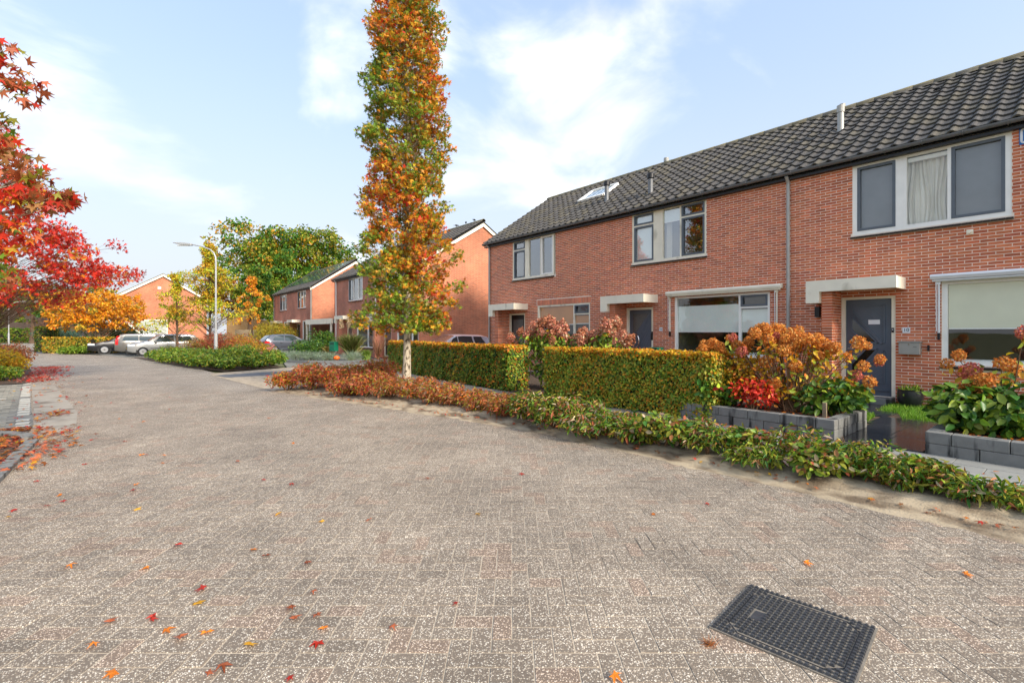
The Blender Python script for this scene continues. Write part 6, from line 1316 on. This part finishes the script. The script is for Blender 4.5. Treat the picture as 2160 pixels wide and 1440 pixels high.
car('grey estate car with tall red tail lamps beside the silver hatchback', (2.6, 44.5, .004), R(0), 4.71, 1.84, volvo['top'], volvo['belt'], 2.75, .33, paint('grey_paint_car', S(100,98,94)), [(-1.95,-1.05,.16,0),(-.98,-.1,0,0),(-.03,.85,0,-.42)], (.48, 1.16), (-2.30, -2.1), (.72, 1.0, 'tall'))
golf = dict(top=[(-2.05,.85),(-2.0,1.0),(-1.72,1.36),(-1.4,1.43),(-.2,1.45),(.25,1.43),(1.0,1.02),(1.2,.97),(1.85,.83),(2.07,.68)], belt=[(-2.1,.98),(0,.93),(1.0,.90),(2.1,.72)])
car('silver hatchback parked nose out beside the lamp bed', (2.95, 41.6, .004), R(180), 4.15, 1.74, golf['top'], golf['belt'], 2.51, .31, paint('silver_paint', S(146,148,148)), [(-1.55,-.55,.18,0),(-.45,.72,0,-.38)], (.32, .98), (-1.98, -1.74), (.72, .9, 'low'))
p206 = dict(top=[(-1.9,.86),(-1.86,.98),(-1.5,1.34),(-1.2,1.41),(-.2,1.43),(.2,1.40),(1.0,.98),(1.15,.93),(1.7,.76),(1.92,.60)], belt=[(-1.95,.98),(0,.92),(1.0,.86),(1.95,.66)])
car('dark grey three-door hatchback on the forecourt, tail towards the street', (10.6, 40.0, .008), R(4), 3.84, 1.66, p206['top'], p206['belt'], 2.44, .295, paint('slate_paint', S(78,84,96)), [(-1.35,-.55,.2,.02),(-.45,.75,0,-.42)], (.28, .96), (-1.80, -1.54), (.72, .86, 'low'))
wht = dict(top=[(-2.1,.9),(-2.05,1.05),(-1.8,1.36),(-1.45,1.44),(-.2,1.47),(.2,1.45),(1.2,1.0),(1.4,.95),(1.95,.80),(2.13,.66)], belt=[(-2.1,1.04),(0,.95),(1.1,.88),(2.1,.7)])
car('white hatchback parked on the drive below the sunlit brick gable', (13.35, 21.0, .008), R(183), 4.26, 1.8, wht['top'], wht['belt'], 2.61, .315, paint('white_paint_car', S(224,228,232)), [(-1.5,-.85,.16,0),(-.75,.1,0,0),(.16,.92,0,-.5)], (.26, 1.16), (-2.02, -1.84), (.72, .95, 'low'))
car('silver car half hidden behind the yellow shrubs at the street bend', (-12.4, 84, .004), R(-30), 4.3, 1.76, golf['top'], golf['belt'], 2.51, .31, paint('silver_paint', S(146,148,148)), [(-1.55,-.55,.18,0),(-.45,.72,0,-.38)], (.32, .98), (-1.98, -1.74), (.72, .9, 'low'))
# ------------------------------------------------------------------ bicycles
def bicycle(label, loc, rz, lean=.12):
    r = thing('bicycle', label, 'bicycle', loc, rz, 'bicycles'); r.rotation_euler = (lean, 0, rz)
    for x in (-.52, .54):
        b = MB(); b.tube([(x+.33*math.cos(a), 0, .34+.33*math.sin(a)) for a in np.linspace(0, 2*math.pi, 25)], .017, 6, cap=False); w_ = b.build('wheel', M['tyre'], r, smooth=True)
        q = MB(); q.tube([(x+.305*math.cos(a), 0, .34+.305*math.sin(a)) for a in np.linspace(0, 2*math.pi, 25)], .009, 5, cap=False)
        for a in range(12): q.tube([(x, 0, .34), (x+.3*math.cos(a*.5236), 0, .34+.3*math.sin(a*.5236))], .002, 3, cap=False)
        q.build('rim', M['chrome'], w_)
        g = MB(); g.tube([(x+.37*math.cos(a), 0, .34+.37*math.sin(a)) for a in np.linspace(R(20), R(165), 10)], .02, 5); g.build('mudguard', M['signwhite'] if x < 0 else M['black'], r)
    b = MB(); bb, st, hd = (-.08, 0, .30), (-.2, 0, .78), (.38, 0, .82)
    for p, q in ((bb, (-.26, 0, .95)), (bb, (.42, 0, .72)), (st, hd), (bb, (-.52, 0, .34)), (st, (-.52, 0, .34)), ((.54, 0, .34), (.36, 0, .98))): b.tube([p, q], .016, 7)
    b.build('frame', M['black'], r, smooth=True)
    b = MB(); b.tube([(.20, -.28, 1.04), (.34, -.18, 1.08), (.36, 0, 1.04), (.34, .18, 1.08), (.20, .28, 1.04)], .013, 6); b.build('handlebar', M['steel'], r, smooth=True)
    b = MB(); b.prism([(-.42, -.10), (-.40, .10), (-.12, .03), (-.12, -.03)][::-1], .05, org=(0, 0, .95)); b.build('saddle', M['black'], r, bevel=.012)
    part('carrier', M['black'], r, (-.85, -.35, -.06, .06, .73, .745))
bicycle('bicycle with pale mudguard standing behind the dark evergreen by the grey hatchback', (10.2, 35.4, .008), R(200))
bicycle('black bicycle leaning in front of the white hatchback', (12.75, 18.95, .004), R(176))
# wooden fence far behind the lamp bed
fn_ = thing('wooden_fence', 'grey board fence below the yellow brick house', 'fence', (11, 63, 0), R(-16))
for i in range(34): part('fence_board', M['wood'], fn_, (i*.2, i*.2+.18, -.02, .02, 0, 1.9+random.uniform(-.03, .03)))
for i in range(5): part('fence_post', M['wood'], fn_, (i*1.7, i*1.7+.1, .021, .12, 0, 1.8))

# dry tuft at the corner of the cover
n = 90; P = np.c_[rng.normal(0, .012, (n, 2)), np.zeros(n)]; dt = thing('dry_tuft', 'small dry brown grass tuft at the corner of the iron cover', 'plant', (2.36, 1.28, .0))
link('blades', leafmesh('blades', P, rng.uniform(.03, .07, n), pal(n, [(np.array(S(176,112,64)), 2), (np.array(S(140,96,60)), 1)]), BLADE, M['grassm'], along=np.c_[rng.normal(size=(n, 2)), np.full(n, .5)]), dt)
